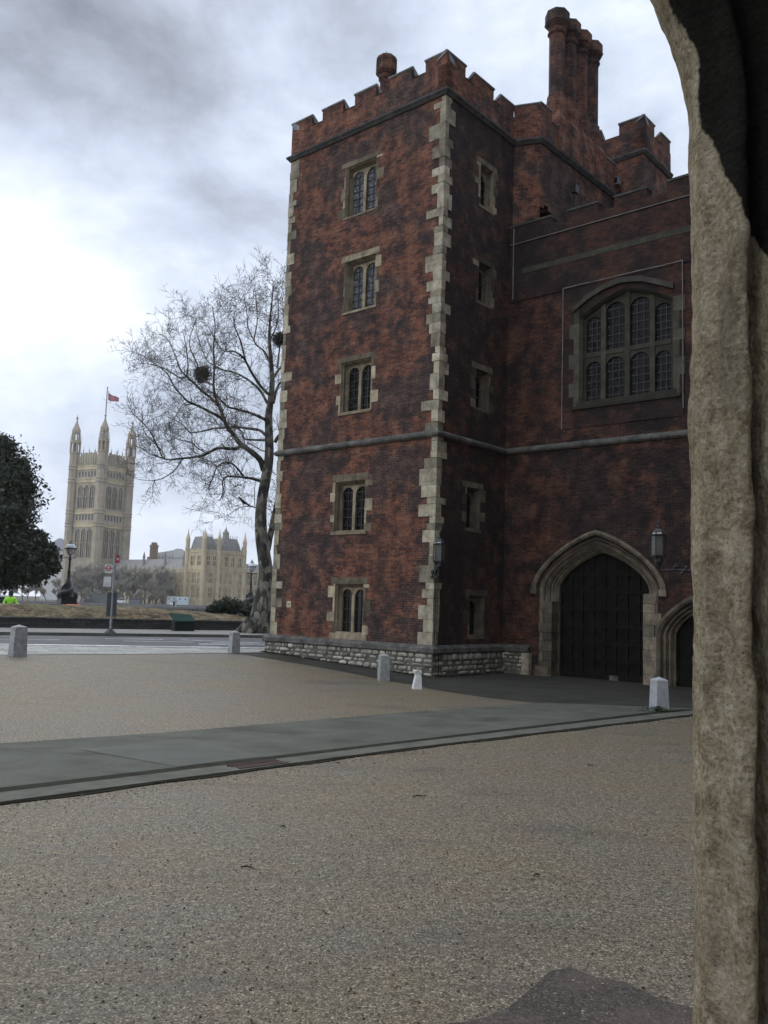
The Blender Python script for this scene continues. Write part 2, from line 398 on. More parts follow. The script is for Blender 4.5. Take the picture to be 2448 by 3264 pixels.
# battlements: solid band then merlons
zc, zm, th = 20.62, 21.03, .38
b = MB(); cp = MB()
def parapet(p0, p1, solid, mer, z0=19.62, zc=20.62, zm=21.03, th=.38):
    p0 = Vector(p0); p1 = Vector(p1); L = (p1 - p0).length; d = (p1 - p0) / L; n = Vector((d.y, -d.x))
    def T(u, dd, z): q_ = p0 + d * u - n * dd; return (q_.x, q_.y, z)
    b.box(0, L, 0, th, z0, zc - .05, 1, 0, T)
    gaps = []; last = 0
    for a, c in mer:
        f, k_ = zm - .05, zm - .27
        vs = [T(a, .002, zc - .05), T(c, .002, zc - .05), T(c, th - .002, zc - .05), T(a, th - .002, zc - .05), T(a, .002, f), T(c, .002, f), T(c, th - .002, k_), T(a, th - .002, k_)]
        b.add(vs, ((0, 1, 2, 3), (4, 5, 6, 7), (0, 1, 5, 4), (1, 2, 6, 5), (2, 3, 7, 6), (3, 0, 4, 7)))
        e = .035                          # coping slab: ridge near the front, falling to the back
        vs = [T(x, y, z) for y, z in ((-e, f + .002), (th + e, k_ - .02), (th + e, k_ + .05), (.05, zm + .03), (-e, zm)) for x in (a - e, c + e)]
        cp.add(vs, ((0, 1, 3, 2), (2, 3, 5, 4), (4, 5, 7, 6), (6, 7, 9, 8), (8, 9, 1, 0), (0, 2, 4, 6, 8), (1, 3, 5, 7, 9)), random.uniform(.85, 1.15))
        vs = [T(c + e + .002, y, z) for y, z in ((.03, zm), (th + e, k_ + .04), (th + e, k_ - .12), (.10, k_ - .02))]
        cp.add(vs, ((0, 1, 2, 3),), 1.15)
        if a - last > .1: gaps.append((last, a))
        last = c
    if L - last > .1: gaps.append((last, L))
    for a, c in gaps:
        vs = [T(a, -.03, zc - .05), T(c, -.03, zc - .05), T(c, th + .03, zc - .05), T(a, th + .03, zc - .05), T(a, th * .5, zc + .05), T(c, th * .5, zc + .05)]
        cp.add(vs, ((0, 1, 2, 3), (0, 1, 5, 4), (3, 2, 5, 4), (0, 4, 3), (1, 5, 2)), random.uniform(.85, 1.15))
o_ = -.02
parapet((-LFw - .02, o_), (0.02, o_), 0, [(0, 1.10), (1.68, 2.75), (3.36, 4.39), (5.04, 6.07), (6.68, 7.59)])
parapet((.02, o_), (.02, 4.2), 0, [(0, 1.08), (1.62, 2.84), (3.32, 4.2)])
parapet((.02, 4.2), (.95, 4.6), 0, [(0, 1.0)])
parapet((.95, 4.6), (1.12, 14.5), 0, [(0, .75), (4.9, 5.9), (6.4, 7.4), (7.9, 8.9)])
b.quad((-LFw, .3, 20.3), (-.2, .3, 20.3), (-.2, 12, 20.3), (-LFw, 12, 20.3)); b.quad((-.2, 4.4, 20.3), (.8, 4.8, 20.3), (.8, 14, 20.3), (-.2, 14, 20.3))
parapet((-LFw - .02, 12), (-LFw - .02, 0), 0, [(.6, 1.6), (2.3, 3.3), (4, 5), (5.7, 6.7), (7.4, 8.4), (9.2, 10.2), (10.9, 12)])
b.build('parapet', M['brick_hi'], gate); cp.build('coping', M['coping'], gate)
# string courses
b = MB(); pr = [(-.03, 19.44), (.06, 19.44), (.10, 19.50), (.16, 19.56), (.16, 19.62), (.02, 19.70), (-.03, 19.70)]
b.sweep([(-LFw, 6), (-LFw, 0), (0, 0), (0, 4.26), (.92, 4.63), (1.10, 14.5)], pr)
b.build('upper_string_course', M['string_top'], gate)
b = MB(); pr = [(-.03, 7.70), (.07, 7.70), (.13, 7.76), (.13, 7.83), (.02, 7.93), (-.03, 7.93)]
b.sweep([(-LFw, 6), (-LFw, 0), (0, 0), (0, GWy), (GWx, GWy), (GWx, 0), (GWx + 8, 0)], pr)
b.build('string_course', M['string'], gate)

# quoins
def quoins(x, corner, flank):
    m = MB(); z = 1.0; k = 0
    while z < 19.42:
        h = min(random.choice((.22, .28, .34, .40, .46, .55)), 19.43 - z)
        if h < .1: break
        long_ = (k % 2 == 0) != (random.random() < .12)
        w = random.choice((.36, .44, .5, .58, .68)) if long_ else random.uniform(.15, .34)
        v = random.uniform(.16, .30) if long_ else random.uniform(.30, .52)
        pr_ = random.choice((.016, .022, .03)); e_ = .010
        t = random.choice((.55, .72, .85, .95, 1.0, 1.1, 1.25)) * (1.0 if z < 14 else .85)
        j = .009 if z > 7 else .005
        if corner > 0: m.box(x - w, x + pr_, -pr_, v, z + e_ / 2, z + h - e_ / 2, t, j)
        else: m.box(x - pr_, x + w * .82, -pr_, v, z + e_ / 2, z + h - e_ / 2, t * .9, j)
        z += h; k += 1
    m.build('corner_quoins', M['quoin'], gate)
quoins(0, 1, 1); quoins(-LFw, -1, 1)

# windows
def light_plate(m, T, u0, u1, z0, z1, d, nl, mull, head, tint=1.0, rise=None, dep=.1):
    w = (u1 - u0 - mull * (nl - 1)) / nl; res = []
    for i in range(nl):
        a = u0 + i * (w + mull); c = a + w; r = rise or w * .48; zs = z1 - head - r
        over(m, T, round_pts((a + c) / 2, w / 2, zs, r), z1, d, dep, tint)
        for x_ in (a, c): m.quad(T(x_, d, z0), T(x_, d + dep, z0), T(x_, d + dep, zs), T(x_, d, zs), tint)
        if i < nl - 1: m.box(c, c + mull, d - .03, d + dep, z0, zs + r * .2, tint, 0, T); m.quad(T(c, d, zs), T(c + mull, d, zs), T(c + mull, d, z1), T(c, d, z1), tint)
        res.append((a, c, zs, r))
    return res
def pane(T, a, c, z0, zs, r, d, mat, parent, bars, vb=1):
    m = MB(); pts = round_pts((a + c) / 2, (c - a) / 2 + .02, zs, r + .02)
    m.add([T(a - .02, d, z0), T(c + .02, d, z0)] + [T(x, d, z) for x, z in reversed(pts)], (tuple(range(len(pts) + 2)),))
    m.build('pane', mat, parent, norm=True)
    g = MB()
    for i in range(bars):
        z = z0 + (zs + r * .6 - z0) * (i + .7) / bars; g.box(a, c, d - .03, d - .012, z - .012, z + .012, 1, 0, T)
    for i in range(vb):
        x = a + (c - a) * (i + 1) / (vb + 1); g.box(x - .011, x + .011, d - .034, d - .014, z0, zs + r * .8, 1, 0, T)
    return g
def stone_surround(m, T, u0, u1, z0, z1, lint, sill, ext=.22):
    e_ = .006; n_ = random.choice((1, 2, 2)); xs = [u0 - ext] + ([(u0 + u1) / 2 + random.uniform(-.3, .3)] if n_ == 2 else []) + [u1 + ext * random.uniform(.7, 1.1)]
    for a, c in zip(xs, xs[1:]): m.box(a, c - .006, -e_, .2, z1, z1 + lint * random.uniform(.92, 1.05), random.choice((.42, .5, .6, .75, .95)), .004, T)
    for s_ in (-1, 1):
        z = z0; k = random.randint(0, 1)
        while z < z1 - .03:
            h = min(random.uniform(.22, .5), z1 - z); w = random.uniform(.2, .38) if k % 2 else random.uniform(.07, .13)
            t = random.choice((.3, .4, .5, .65, .85, 1.15, 1.4))
            if random.random() < .2: w = .05; t = .4
            if s_ < 0: m.box(u0 - w, u0, -e_, .2, z, z + h - .008, t, .004, T)
            else: m.box(u1, u1 + w, -e_, .2, z, z + h - .008, t, .004, T)
            z += h; k += 1
    m.box(u0 - sill[1], u1 + sill[1], -sill[2], .25, z0 - sill[0], z0, random.uniform(.6, 1.0), .004, T)
def jambs(m, T, u0, u1, z0, z1, ins, dep):      # moulded reveal in three steps
    k = [(0, 0), (.25, .32), (.4, .36), (.55, .7), (1, 1)]
    for (a, p), (c, q_) in zip(k, k[1:]):
        t = random.uniform(.45, .8)
        m.quad(T(u0 + ins * a, dep * p, z0), T(u0 + ins * c, dep * q_, z0), T(u0 + ins * c, dep * q_, z1 - ins * c), T(u0 + ins * a, dep * p, z1 - ins * a), t)
        m.quad(T(u1 - ins * a, dep * p, z0), T(u1 - ins * c, dep * q_, z0), T(u1 - ins * c, dep * q_, z1 - ins * c), T(u1 - ins * a, dep * p, z1 - ins * a), t)
        m.quad(T(u0 + ins * a, dep * p, z1 - ins * a), T(u0 + ins * c, dep * q_, z1 - ins * c), T(u1 - ins * c, dep * q_, z1 - ins * c), T(u1 - ins * a, dep * p, z1 - ins * a), t)
def window(T, u0, u1, z0, z1, nl, glass, lint, sill, ext=.22, bars=5, mull=.13, vb=1):
    m = MB(); stone_surround(m, T, u0, u1, z0, z1, lint, sill, ext); ins, dep = .12, .26
    jambs(m, T, u0, u1, z0, z1, ins, dep)
    ls = light_plate(m, T, u0 + ins, u1 - ins, z0, z1 - ins, dep, nl, mull, .05)
    m.box(u0 + .01, u1 - .01, .05, dep + .1, z0, z0 + .05, .9, 0, T)
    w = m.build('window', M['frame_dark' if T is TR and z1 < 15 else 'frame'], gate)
    for a, c, zs, r in ls:
        g = pane(T, a, c, z0 + .05, zs, r, dep + .07, glass, w, bars, vb)
        g.build('glazing_bars', M['iron'], w)
L_gl = ['glass_lit', 'glass_lit', 'glass_dark', 'glass_dark', 'glass_black']
for i, (u0, u1, z0, z1) in enumerate(win_L):
    window(TL, u0, u1, z0, z1, 2, M[L_gl[i]], (.17, .22, .19, .25, .24)[i], ((.06, .05, .02), (.07, .1, .03), (.08, .08, .04), (.1, .12, .05), (.2, .2, .01))[i],
           ext=(.25, .25, .22, .12, .2)[i], bars=(6, 6, 5, 5, 3)[i])
for i, (u0, u1, z0, z1) in enumerate(win_R):
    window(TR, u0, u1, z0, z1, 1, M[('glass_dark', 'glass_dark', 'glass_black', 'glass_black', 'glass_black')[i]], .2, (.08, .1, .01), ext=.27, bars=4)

# plinth of rubble under a weathered coping
pp = [(-LFw, 3), (-LFw, 0), (0, 0), (0, GWy), (1.16, GWy)]
b = MB(); b.sweep(pp, [(-.1, -.4), (.15, -.4), (.13, .74), (-.1, .74)]); b.build('plinth_core', M['mortar'], gate)
b = MB()
def rubble(T, u0, u1, z0, z1, d):
    cols = max(1, int((u1 - u0) / .30)); grid = {}
    rows = [z0]
    while rows[-1] < z1 - .09: rows.append(min(z1, rows[-1] + random.uniform(.10, .19)))
    rows[-1] = z1
    for z, zt in zip(rows, rows[1:]):
        u = u0 - random.uniform(0, .1)
        while u < u1 - .03:
            w = random.choice((.13, .18, .24, .3, .38, .5)) * random.uniform(.85, 1.15); ub = min(u + w, u1); ua = max(u, u0); g = .012
            o_ = -random.uniform(.0, .07); c = []
            for k in range(9):            # lumpy stone outline
                a = 2 * pi * (k + .5) / 9; cx_, cz_ = cos(a), sin(a); q_ = max(abs(cx_), abs(cz_)) ** .75
                c.append(((ua + ub) / 2 + cx_ / q_ * ((ub - ua) / 2 - g) * random.uniform(.86, 1.06), (z + zt) / 2 + cz_ / q_ * ((zt - z) / 2 - g * .6) * random.uniform(.84, 1.06)))
            t = random.choice((.45, .6, .75, .9, 1, 1.1, 1.3))
            vs = [T(x, d + .05, zz) for x, zz in c] + [T(x * .9 + .1 * (ua + ub) / 2, d + o_ + .015, zz * .9 + .1 * (z + zt) / 2) for x, zz in c] + [T((ua + ub) / 2, d + o_ - .012, (z + zt) / 2)]
            b.add(vs, [(k, (k + 1) % 9, 9 + (k + 1) % 9, 9 + k) for k in range(9)] + [(9 + k, 9 + (k + 1) % 9, 18) for k in range(9)], t)
            u += w
rubble(TL, -LFw - .13, .13, -.1, .74, -.13); rubble(TR, -.13, 3.9, -.1, .74, -.13)
rubble(lambda u, d, z: (u, GWy + d, z), .0, .9, -.1, .74, -.13)
b.build('rubble_plinth', M['rubble'], gate)
b = MB(); b.box(.9, 1.18, GWy - .19, GWy, -.2, .74, 1, .01); b.build('plinth_end_stone', M['quoin'], gate)
b = MB(); b.sweep(pp, [(-.05, .745), (.19, .745), (.21, .77), (.20, .90), (.03, 1.0), (-.05, 1.0)]); b.build('plinth_coping', M['string'], gate)

# gate range wall with its arch, side door and great window
gx, ga, gzs, gb = 3.57, 1.61, 2.95, 1.22
sx, sa, szs, sb = 7.0, .92, 1.55, .85
o1, o2 = .46, .36
b = MB()
A0, A1, AT = gx - ga - o1, gx + ga + o1, 4.95
B0, B1, BT = sx - sa - o2, sx + sa + o2, 2.95
holes = [(A0, A1, -.3, AT), (B0 if B0 > A1 else A1, B1, -.3, BT)]
gwwin = (2.90, 6.20, 9.25, 12.95)
for piece in ((0, GWx, -.3, 8.38, holes), (0, 2.28, 8.38, 13.3, []), (6.53, GWx, 8.38, 13.3, [])):
    panel(b, TG, *piece[:4], piece[4], .9)
over(b, TG, [(A0, -.3 + 3.25)] + arch_pts(gx, ga + o1, gzs, gb + o1 - .1) + [(A1, 2.95)], AT, 0)
over(b, TG, [q_ for q_ in arch_pts(sx, sa + o2, szs, sb + o2) if q_[0] > A1] , BT, 0)
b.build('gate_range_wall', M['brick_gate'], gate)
def lift(pts, d, o): return pts
def order(m, xc, a, zs, bb, prof, zbase, ua=None, p=1.25, q=.6, tints=None):   # moulded arch with its jambs: profile of (offset, depth)
    curves = []
    for off, d in prof:
        pts = [(xc - a - off, zbase)] + arch_pts(xc, a + off, zs, bb + off * .92, 26, p, q) + [(xc + a + off, zbase)]
        curves.append([TG(x if ua is None else max(x, ua), d, z) for x, z in pts])
    for c0, c1 in zip(curves, curves[1:]):
        t = random.uniform(.7, 1.1)
        for i in range(len(c0) - 1):
            tt = t * random.uniform(.85, 1.12)
            m.quad(c0[i], c0[i + 1], c1[i + 1], c1[i], tt)
b = MB()
order(b, gx, ga, gzs, gb, [(0, .95), (0, .46), (.05, .42), (.05, .37), (.11, .33), (.15, .26), (.20, .25), (.20, .19), (.28, .12), (.33, .11), (.33, .05), (.40, .02), (o1 + .03, -.004)], -.2)
m = b.build('gate_arch', M['arch'], gate)
for s_ in (1, -1):                     # dressed jamb blocks, paler on the right
    b = MB(); z = -.1; k = 0
    while z < (2.7 if s_ > 0 else 2.3):
        h = random.uniform(.26, .44); w = random.uniform(.40, .62) if k % 2 else random.uniform(.32, .44)
        x0 = gx + s_ * ga; t = random.choice((.9, 1.1, 1.3, 1.6)) * (1.0 if s_ > 0 else .5)
        xa, xb = sorted((x0 + s_ * .012, x0 + s_ * w)); b.box(xa, xb, GWy - (.012 if k % 2 == 0 else .008), GWy + .5, z, z + h - .012, t, .008)
        z += h; k += 1
    if s_ < 0: b.box(gx - ga - .62, gx - ga - .08, GWy - .05, GWy + .3, -.15, .32, .9, .015)
    b.build('jamb_stones', M['arch'], gate)
b = MB()
pts_o = arch_pts(gx, ga + .78, gzs, gb + .72, 30); pts_i = arch_pts(gx, ga + .60, gzs, gb + .56, 30)
hd = [(0, 0), (0, -.10), (1, -.13), (1, 0)]
rows = []
for (xi, zi), (xo, zo) in zip(pts_i, pts_o):
    rows.append([TG(xi, 0.0, zi), TG(xi, -.08, zi), TG((xi + xo) / 2, -.13, (zi + zo) / 2), TG(xo, -.09, zo), TG(xo, .0, zo)])
for r0, r1 in zip(rows, rows[1:]):
    t = random.uniform(.6, 1.1)
    for i in range(4): b.quad(r0[i], r1[i], r1[i + 1], r0[i + 1], t)
b.box(gx - ga - .80, gx - ga - .56, GWy - .12, GWy, 2.76, 2.96, .5, .01); b.box(gx + ga + .56, gx + ga + .80, GWy - .12, GWy, 2.76, 2.96, 1.0, .01)
b.build('hood_mould', M['arch'], gate)
# double oak gate
b = MB(); pts = arch_pts(gx, ga - .005, gzs, gb, 40)
for i, ((a, za), (c, zc_)) in enumerate(zip(pts, pts[1:])): b.quad(TG(a, .62, -.06), TG(c, .62, -.06), TG(c, .62, zc_), TG(a, .62, za))
dr = b.build('gate_door', M['door'], gate); b = MB()
def gtop(x): t = min(1, abs(x - gx) / ga); return gzs + gb * max(0, 1 - t ** 1.25) ** .6
for i in range(9):
    x = gx - ga + 2 * ga * i / 8; w = .05 if i != 4 else .07; zt = gtop(x) - .02 if 0 < i < 8 else gzs
    b.box(x - w, x + w, .565, .62, -.06, zt, random.uniform(.8, 1.3), 0, TG)
for k in range(7):
    z = -.02 + k * .57; h = .055 if k else .1
    xs = [x for x in [gx - ga + 2 * ga * i / 80 for i in range(81)] if gtop(x) > z + .1]
    b.box(xs[0], xs[-1], .572, .62, z, z + h * 2, random.uniform(.9, 1.4), 0, TG)
    for i in range(8):
        x = gx - ga + 2 * ga * (i + .5) / 8
        if gtop(x) > z + .3: b.box(x - .13, x + .13, .585, .62, z + h * 2 + .03, z + h * 2 + .1, 1.5, 0, TG)
b.build('rail', M['door'], dr)
b = MB(); b.box(gx + .22, gx + .52, .55, .62, -.05, .17, 1, 0, TG); b.build('door_vent_plate', M['string'], dr)
b = MB(); b.box(gx - ga, gx + ga, .3, .75, -.12, -.015, 1, 0, TG); b.build('sill_stone', M['string'], gate)
# side door
b = MB()
order(b, sx, sa, szs, sb, [(0, .85), (0, .4), (.06, .36), (.12, .26), (.16, .25), (.22, .13), (.28, .12), (.34, .0), (.42, -.06), (.52, -.07), (.54, 0)], -.1, ua=A1 + .004)
b.build('side_door_arch', M['arch'], gate)
b = MB(); pts = arch_pts(sx, sa, szs, sb, 30)
for (a, za), (c, zc_) in zip(pts, pts[1:]): b.quad(TG(a, .55, -.06), TG(c, .55, -.06), TG(c, .55, zc_), TG(a, .55, za))
for i in range(5): b.box(sx - sa + 2 * sa * i / 4 - .03, sx - sa + 2 * sa * i / 4 + .03, .52, .55, -.05, 1.6, 1.2, 0, TG)
b.build('side_door', M['door'], gate)
# bay darkened in place of netting around the great window and the dark upper wall, each standing 30 mm proud
b = MB()
panel(b, TG, 2.28, 6.53, 8.38, 13.37, [gwwin], .4, -.03)
wx, wa, wzs, wb = 4.55, 1.65, 12.16, .75
over(b, TG, arch_pts(wx, wa, wzs, wb, 26, 1.2, .75), gwwin[3], -.03)
for u in (2.28, 6.53): b.quad(TG(u, -.03, 8.38), TG(u, .0, 8.38), TG(u, 0, 13.37), TG(u, -.03, 13.37))
b.quad(TG(2.28, -.03, 8.38), TG(6.53, -.03, 8.38), TG(6.53, .35, 8.38), TG(2.28, .35, 8.38))
b.quad(TG(2.28, -.03, 13.37), TG(6.53, -.03, 13.37), TG(6.53, .0, 13.37), TG(2.28, .0, 13.37))
b.build('window_bay_wall', M['brick_net'], gate)
b = MB(); yk = -.05
panel(b, TG, .06, GWx, 13.3, 15.42, [], .1, yk); b.quad(TG(.06, yk, 13.3), TG(GWx, yk, 13.3), TG(GWx, .3, 13.3), TG(.06, .3, 13.3))
b.box(.04, GWx, GWy + yk, GWy + .33, 15.5, 15.80)
for a, c in ((.04, 1.75), (2.38, 3.58), (4.18, 5.33), (6.0, 7.1), (7.7, GWx)): b.box(a, c, GWy + yk + .001, GWy + .329, 15.80, 16.12)
b.quad((0, GWy + .3, 15.6), (GWx, GWy + .3, 15.6), (GWx, 15, 15.7), (.9, 15, 15.7), .5)
b.build('gate_range_parapet', M['brick_net'], gate)
b = MB(); 
for a, c in ((.04, 1.75), (2.38, 3.58), (4.18, 5.33), (6.0, 7.1), (7.7, GWx)): b.box(a - .02, c + .02, GWy + yk - .03, GWy + .36, 16.122, 16.2)
b.build('gate_range_coping', M['string_top'], gate)
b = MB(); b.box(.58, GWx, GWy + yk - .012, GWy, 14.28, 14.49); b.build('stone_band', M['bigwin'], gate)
b = MB(); b.tube([TG(.1, -.09, 15.46), TG(GWx, -.09, 15.46)], .016, 5); b.build('gutter_batten', M['batten'], gate)
for pts in ([TG(.25, -.10, 13.4), TG(.25, -.10, 16.05)], [TG(2.28, -.06, 8.39), TG(2.28, -.06, 13.36)], [TG(2.28, -.06, 13.37), TG(6.52, -.06, 13.37)], [TG(6.52, -.06, 8.6), TG(6.52, -.06, 13.37)]):
    b = MB(); b.tube([Vector(pts[0]).lerp(Vector(pts[1]), i / 6) + Vector((random.uniform(-.008, .008), 0, random.uniform(-.008, .008))) for i in range(7)], .017, 5)
    for i in range(4):
        q_ = Vector(pts[0]).lerp(Vector(pts[1]), (i + .5) / 4); b.box(q_.x - .03, q_.x + .03, q_.y - .02, q_.y + .06, q_.z - .02, q_.z + .02, .5)
    b.build('pale_batten', M['batten'], gate)
# the great window
b = MB()
pts_o = arch_pts(wx, wa + .05, wzs, wb + .05, 26, 1.2, .75)
def wtop(x): t = min(1, abs(x - wx) / wa); return wzs + wb * max(0, 1 - t ** 1.2) ** .75
ins = .16; prof = [(0, -.035), (.05, .03), (.08, .05), (.11, .14), (ins, .2), (ins, .34)]
cur = []
for off, d in prof:
    cur.append([TG(x, d, z) for x, z in [(wx - wa + off, 9.25)] + arch_pts(wx, wa - off, wzs, wb - off * .6, 26, 1.2, .75) + [(wx + wa - off, 9.25)]])
for c0, c1 in zip(cur, cur[1:]):
    t = random.uniform(.8, 1.1)
    for i in range(len(c0) - 1): b.quad(c0[i], c0[i + 1], c1[i + 1], c1[i], t)
b.box(wx - wa - .1, wx + wa + .1, -.06, .35, 9.1, 9.25, .7, 0, TG); b.box(wx - wa - .25, wx + wa + .25, -.1, .0, 9.0, 9.1, .6, 0, TG)
for s_ in (-1, 1):                         # jamb stones
    z = 9.0; k = 0
    while z < 12.2:
        h = random.uniform(.35, .7); w = .38 if k % 2 else .2; xa, xb = sorted((wx + s_ * wa, wx + s_ * (wa + w))); b.box(xa, xb, -.038, .1, z, z + h - .01, random.uniform(.9, 1.9), .003, TG); z += h; k += 1
mu = [3.70, 4.555, 5.42]
for x in mu: b.box(x - .085, x + .085, .16, .34, 9.25, wtop(x) - .05, random.uniform(.9, 1.3), 0, TG)
b.box(wx - wa + ins, wx + wa - ins, .17, .34, 10.82, 10.98, .9, 0, TG)
xs = [wx - wa + ins] + [x for m_ in mu for x in (m_ - .085, m_ + .085)] + [wx + wa - ins]
glz = []
for i in range(4):
    a, c = xs[2 * i], xs[2 * i + 1]; w = c - a
    over(b, TG, round_pts((a + c) / 2, w / 2, 10.40, w * .45), 10.82, .2, .1, .8); glz.append((a, c, 9.25, 10.40, w * .45))
    zt = min(wtop(a + .02), wtop(c - .02)) - .16; zt2 = max(wtop(a), wtop(c))
    over(b, TG, round_pts((a + c) / 2, w / 2, zt - w * .42 + .06, w * .42), zt2 + .05, .2, .1, .8); glz.append((a, c, 10.98, zt - w * .42 + .06, w * .42))
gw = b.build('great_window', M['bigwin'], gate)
for a, c, z0, zs, r in glz:
    g = pane(TG, a, c, z0, zs, r, .28, M['glass_dark'], gw, 5, 2); g.build('glazing_bars', M['iron'], gw)
b = MB()
lst = [(2.70, 12.42), (3.25, 12.76), (3.85, 12.99), (4.45, 13.09), (5.2, 12.97), (6.24, 12.50)]
for (xa, za), (xb, zb) in zip(lst, lst[1:]):
    n_ = 1
    for i in range(n_):
        x0, x1 = xa + (xb - xa) * i / n_, xa + (xb - xa) * (i + 1) / n_; z0, z1 = za + (zb - za) * i / n_, za + (zb - za) * (i + 1) / n_
        vs = [TG(x0, -.04, z0), TG(x1, -.04, z1), TG(x1, -.14, z1), TG(x0, -.14, z0), TG(x0, -.04, z0 + .21), TG(x1, -.04, z1 + .21), TG(x1, -.12, z1 + .19), TG(x0, -.12, z0 + .19)]
        b.add(vs, ((0, 1, 2, 3), (4, 5, 6, 7), (3, 2, 6, 7), (0, 1, 5, 4), (0, 3, 7, 4), (1, 2, 6, 5)), random.uniform(.9, 1.3))
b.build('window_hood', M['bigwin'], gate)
# the twin tower on the far side of the gate (mostly hidden by the near jamb)
b = MB()
panel(b, TL, GWx, GWx + 7.6, -.3, 19.5); b.quad((GWx, 0, -.3), (GWx, 12, -.3), (GWx, 12, 19.5), (GWx, 0, 19.5))
b.quad((GWx + 7.6, 0, -.3), (GWx + 7.6, 12, -.3), (GWx + 7.6, 12, 19.5), (GWx + 7.6, 0, 19.5)); b.quad((GWx, 0, 20), (GWx + 7.6, 0, 20), (GWx + 7.6, 12, 20), (GWx, 12, 20))
for i in range(5): b.box(GWx + i * 1.65, GWx + i * 1.65 + 1.0, 0, .38, 19.5, 21.0)
b.box(GWx, GWx + 7.6, 0, .4, 19.5, 20.5)
b.build('far_tower_wall', M['brick'], gate)
# stair turret rising behind the chimneys
b = MB(); cp_keep = MB(); cp = cp_keep
X1, Y0, Y1 = 2.15, 10.85, 13.6
b.box(-.4, X1, Y0, Y1, 15, 21.3)
parapet((-.42, Y0 - .02), (X1 + .02, Y0 - .02), 0, [(0, .6), (1.47, 2.59)], 21.5, 22.5, 23.0, .35)
parapet((X1 + .02, Y0 - .02), (X1 + .02, Y1), 0, [(0, 1.05), (1.75, 2.7)], 21.5, 22.5, 23.0, .35)
b.box(-.4, X1, Y0 + .3, Y1, 21.2, 22)
b.build('rear_turret', M['brick_hi'], gate); cp.build('rear_turret_coping', M['coping'], gate)
b = MB(); b.sweep([(-.4, Y0), (X1, Y0), (X1, Y1)], [(-.03, 21.28), (.05, 21.28), (.14, 21.4), (.14, 21.46), (.02, 21.54), (-.03, 21.54)]); b.build('turret_string_course', M['string_top'], gate)
# chimneys: octagonal shafts with moulded caps
def chimney(x, y, zb, zt, r):
    m = MB()
    h = zt - zb
    prof = [(r * 1.42, zb - .3), (r * 1.42, zb + .38), (r * 1.30, zb + .45), (r * 1.2, zb + .62), (r * 1.2, zb + .72), (r, zb + .80), (r, zt - .95), (r * 1.22, zt - .9), (r * 1.22, zt - .8), (r * 1.05, zt - .74), (r * 1.1, zt - .66),
            (r * 1.5, zt - .52), (r * 1.62, zt - .48), (r * 1.62, zt - .42), (r * 1.56, zt - .40), (r * 1.56, zt - .06), (r * 1.46, zt), (r * .9, zt), (r * .9, zt - .3)]
    m.lathe(x, y, prof, 8, .5); return m.build('chimney', M['brick_chim'], gate)
M['brick_chim'] = brick_mat('sooty_chimney_brick', .95, .32, .5)
for i, y in enumerate((6.27, 7.2, 8.13, 9.07)): chimney(.62, y, 21.42, 25.62 + .05 * i, .31)
b = MB()         # the stack they stand on, flush with the wall
for y in (6.27, 7.2, 8.13, 9.07):
    c_ = [(.25, y - .46, 19.7), (1.03 + (y - 4.63) * .018, y - .46, 19.7), (1.03 + (y - 4.63) * .018, y + .46, 19.7), (.25, y + .46, 19.7)]
    b.add(c_ + [(p_[0], p_[1], 21.0) for p_ in c_] + [(.35, y - .3, 21.5), (.9, y - .3, 21.5), (.9, y + .3, 21.5), (.35, y + .3, 21.5)],
          ((0, 1, 5, 4), (1, 2, 6, 5), (2, 3, 7, 6), (3, 0, 4, 7), (4, 5, 9, 8), (5, 6, 10, 9), (6, 7, 11, 10), (7, 4, 8, 11), (8, 9, 10, 11)))
b.build('chimney_stack', M['brick_hi'], gate)
m = MB(); m.lathe(-3.85, 1.25, [(.24, 19.8), (.24, 22.0), (.30, 22.08), (.30, 22.2), (.42, 22.35), (.42, 22.82), (.36, 22.95), (.28, 22.95), (.28, 22.7)], 8, .5); m.build('chimney', M['brick_chim'], gate)
m = MB(); m.tube([(-3.8, 1.25, 22.9), (-3.78, 1.25, 23.12), (-3.86, 1.2, 23.2)], .012, 4); m.build('aerial', M['iron'], gate)
# rainwater hopper and pipe in the angle behind the gate range
m = MB(); hx = 1.12
m.box(hx, hx + .22, 6.55, 6.85, 18.2, 18.5); m.tube([(hx + .1, 6.7, 15.6), (hx + .1, 6.7, 18.2)], .06, 8); m.box(hx + .02, hx + .18, 6.6, 6.8, 17.2, 17.3); m.box(hx + .02, hx + .18, 6.6, 6.8, 16.6, 16.7)
m.build('rainwater_pipe', M['iron'], gate)
# lightning conductor / cable down the corner
m = MB(); m.tube([(.05, .06, 3.2), (.045, .06, 1.08), (.19, .1, .95), (.2, .1, 0)], .012, 5); m.tube([(.11, .09, 3.2), (.11, .09, 1.0)], .01, 5); m.build('cable', M['iron'], gate)

def gp(x, y, z):                       # gatehouse plan point -> place
    v = GC + GX * x + GY * y; return Vector((v.x, v.y, z))
# hydrant plate on the front
hp = empty('hydrant_plate', gp(-6.63, -.012, 2.13), GROT, 'small yellowish plate with a black H on the brick front near its left corner', 'sign')
m = MB(); m.box(-.10, .10, -.012, .012, -.11, .11); m.build('plate', plain('cream_enamel', (.62, .56, .36), .5), hp)
m = MB(); m.box(-.05, -.025, -.018, -.012, -.06, .07); m.box(.025, .05, -.018, -.012, -.06, .07); m.box(-.03, .03, -.0175, -.0125, -.012, .018); m.box(-.07, .07, -.018, -.012, -.085, -.075)
m.build('letter', M['iron'], hp)
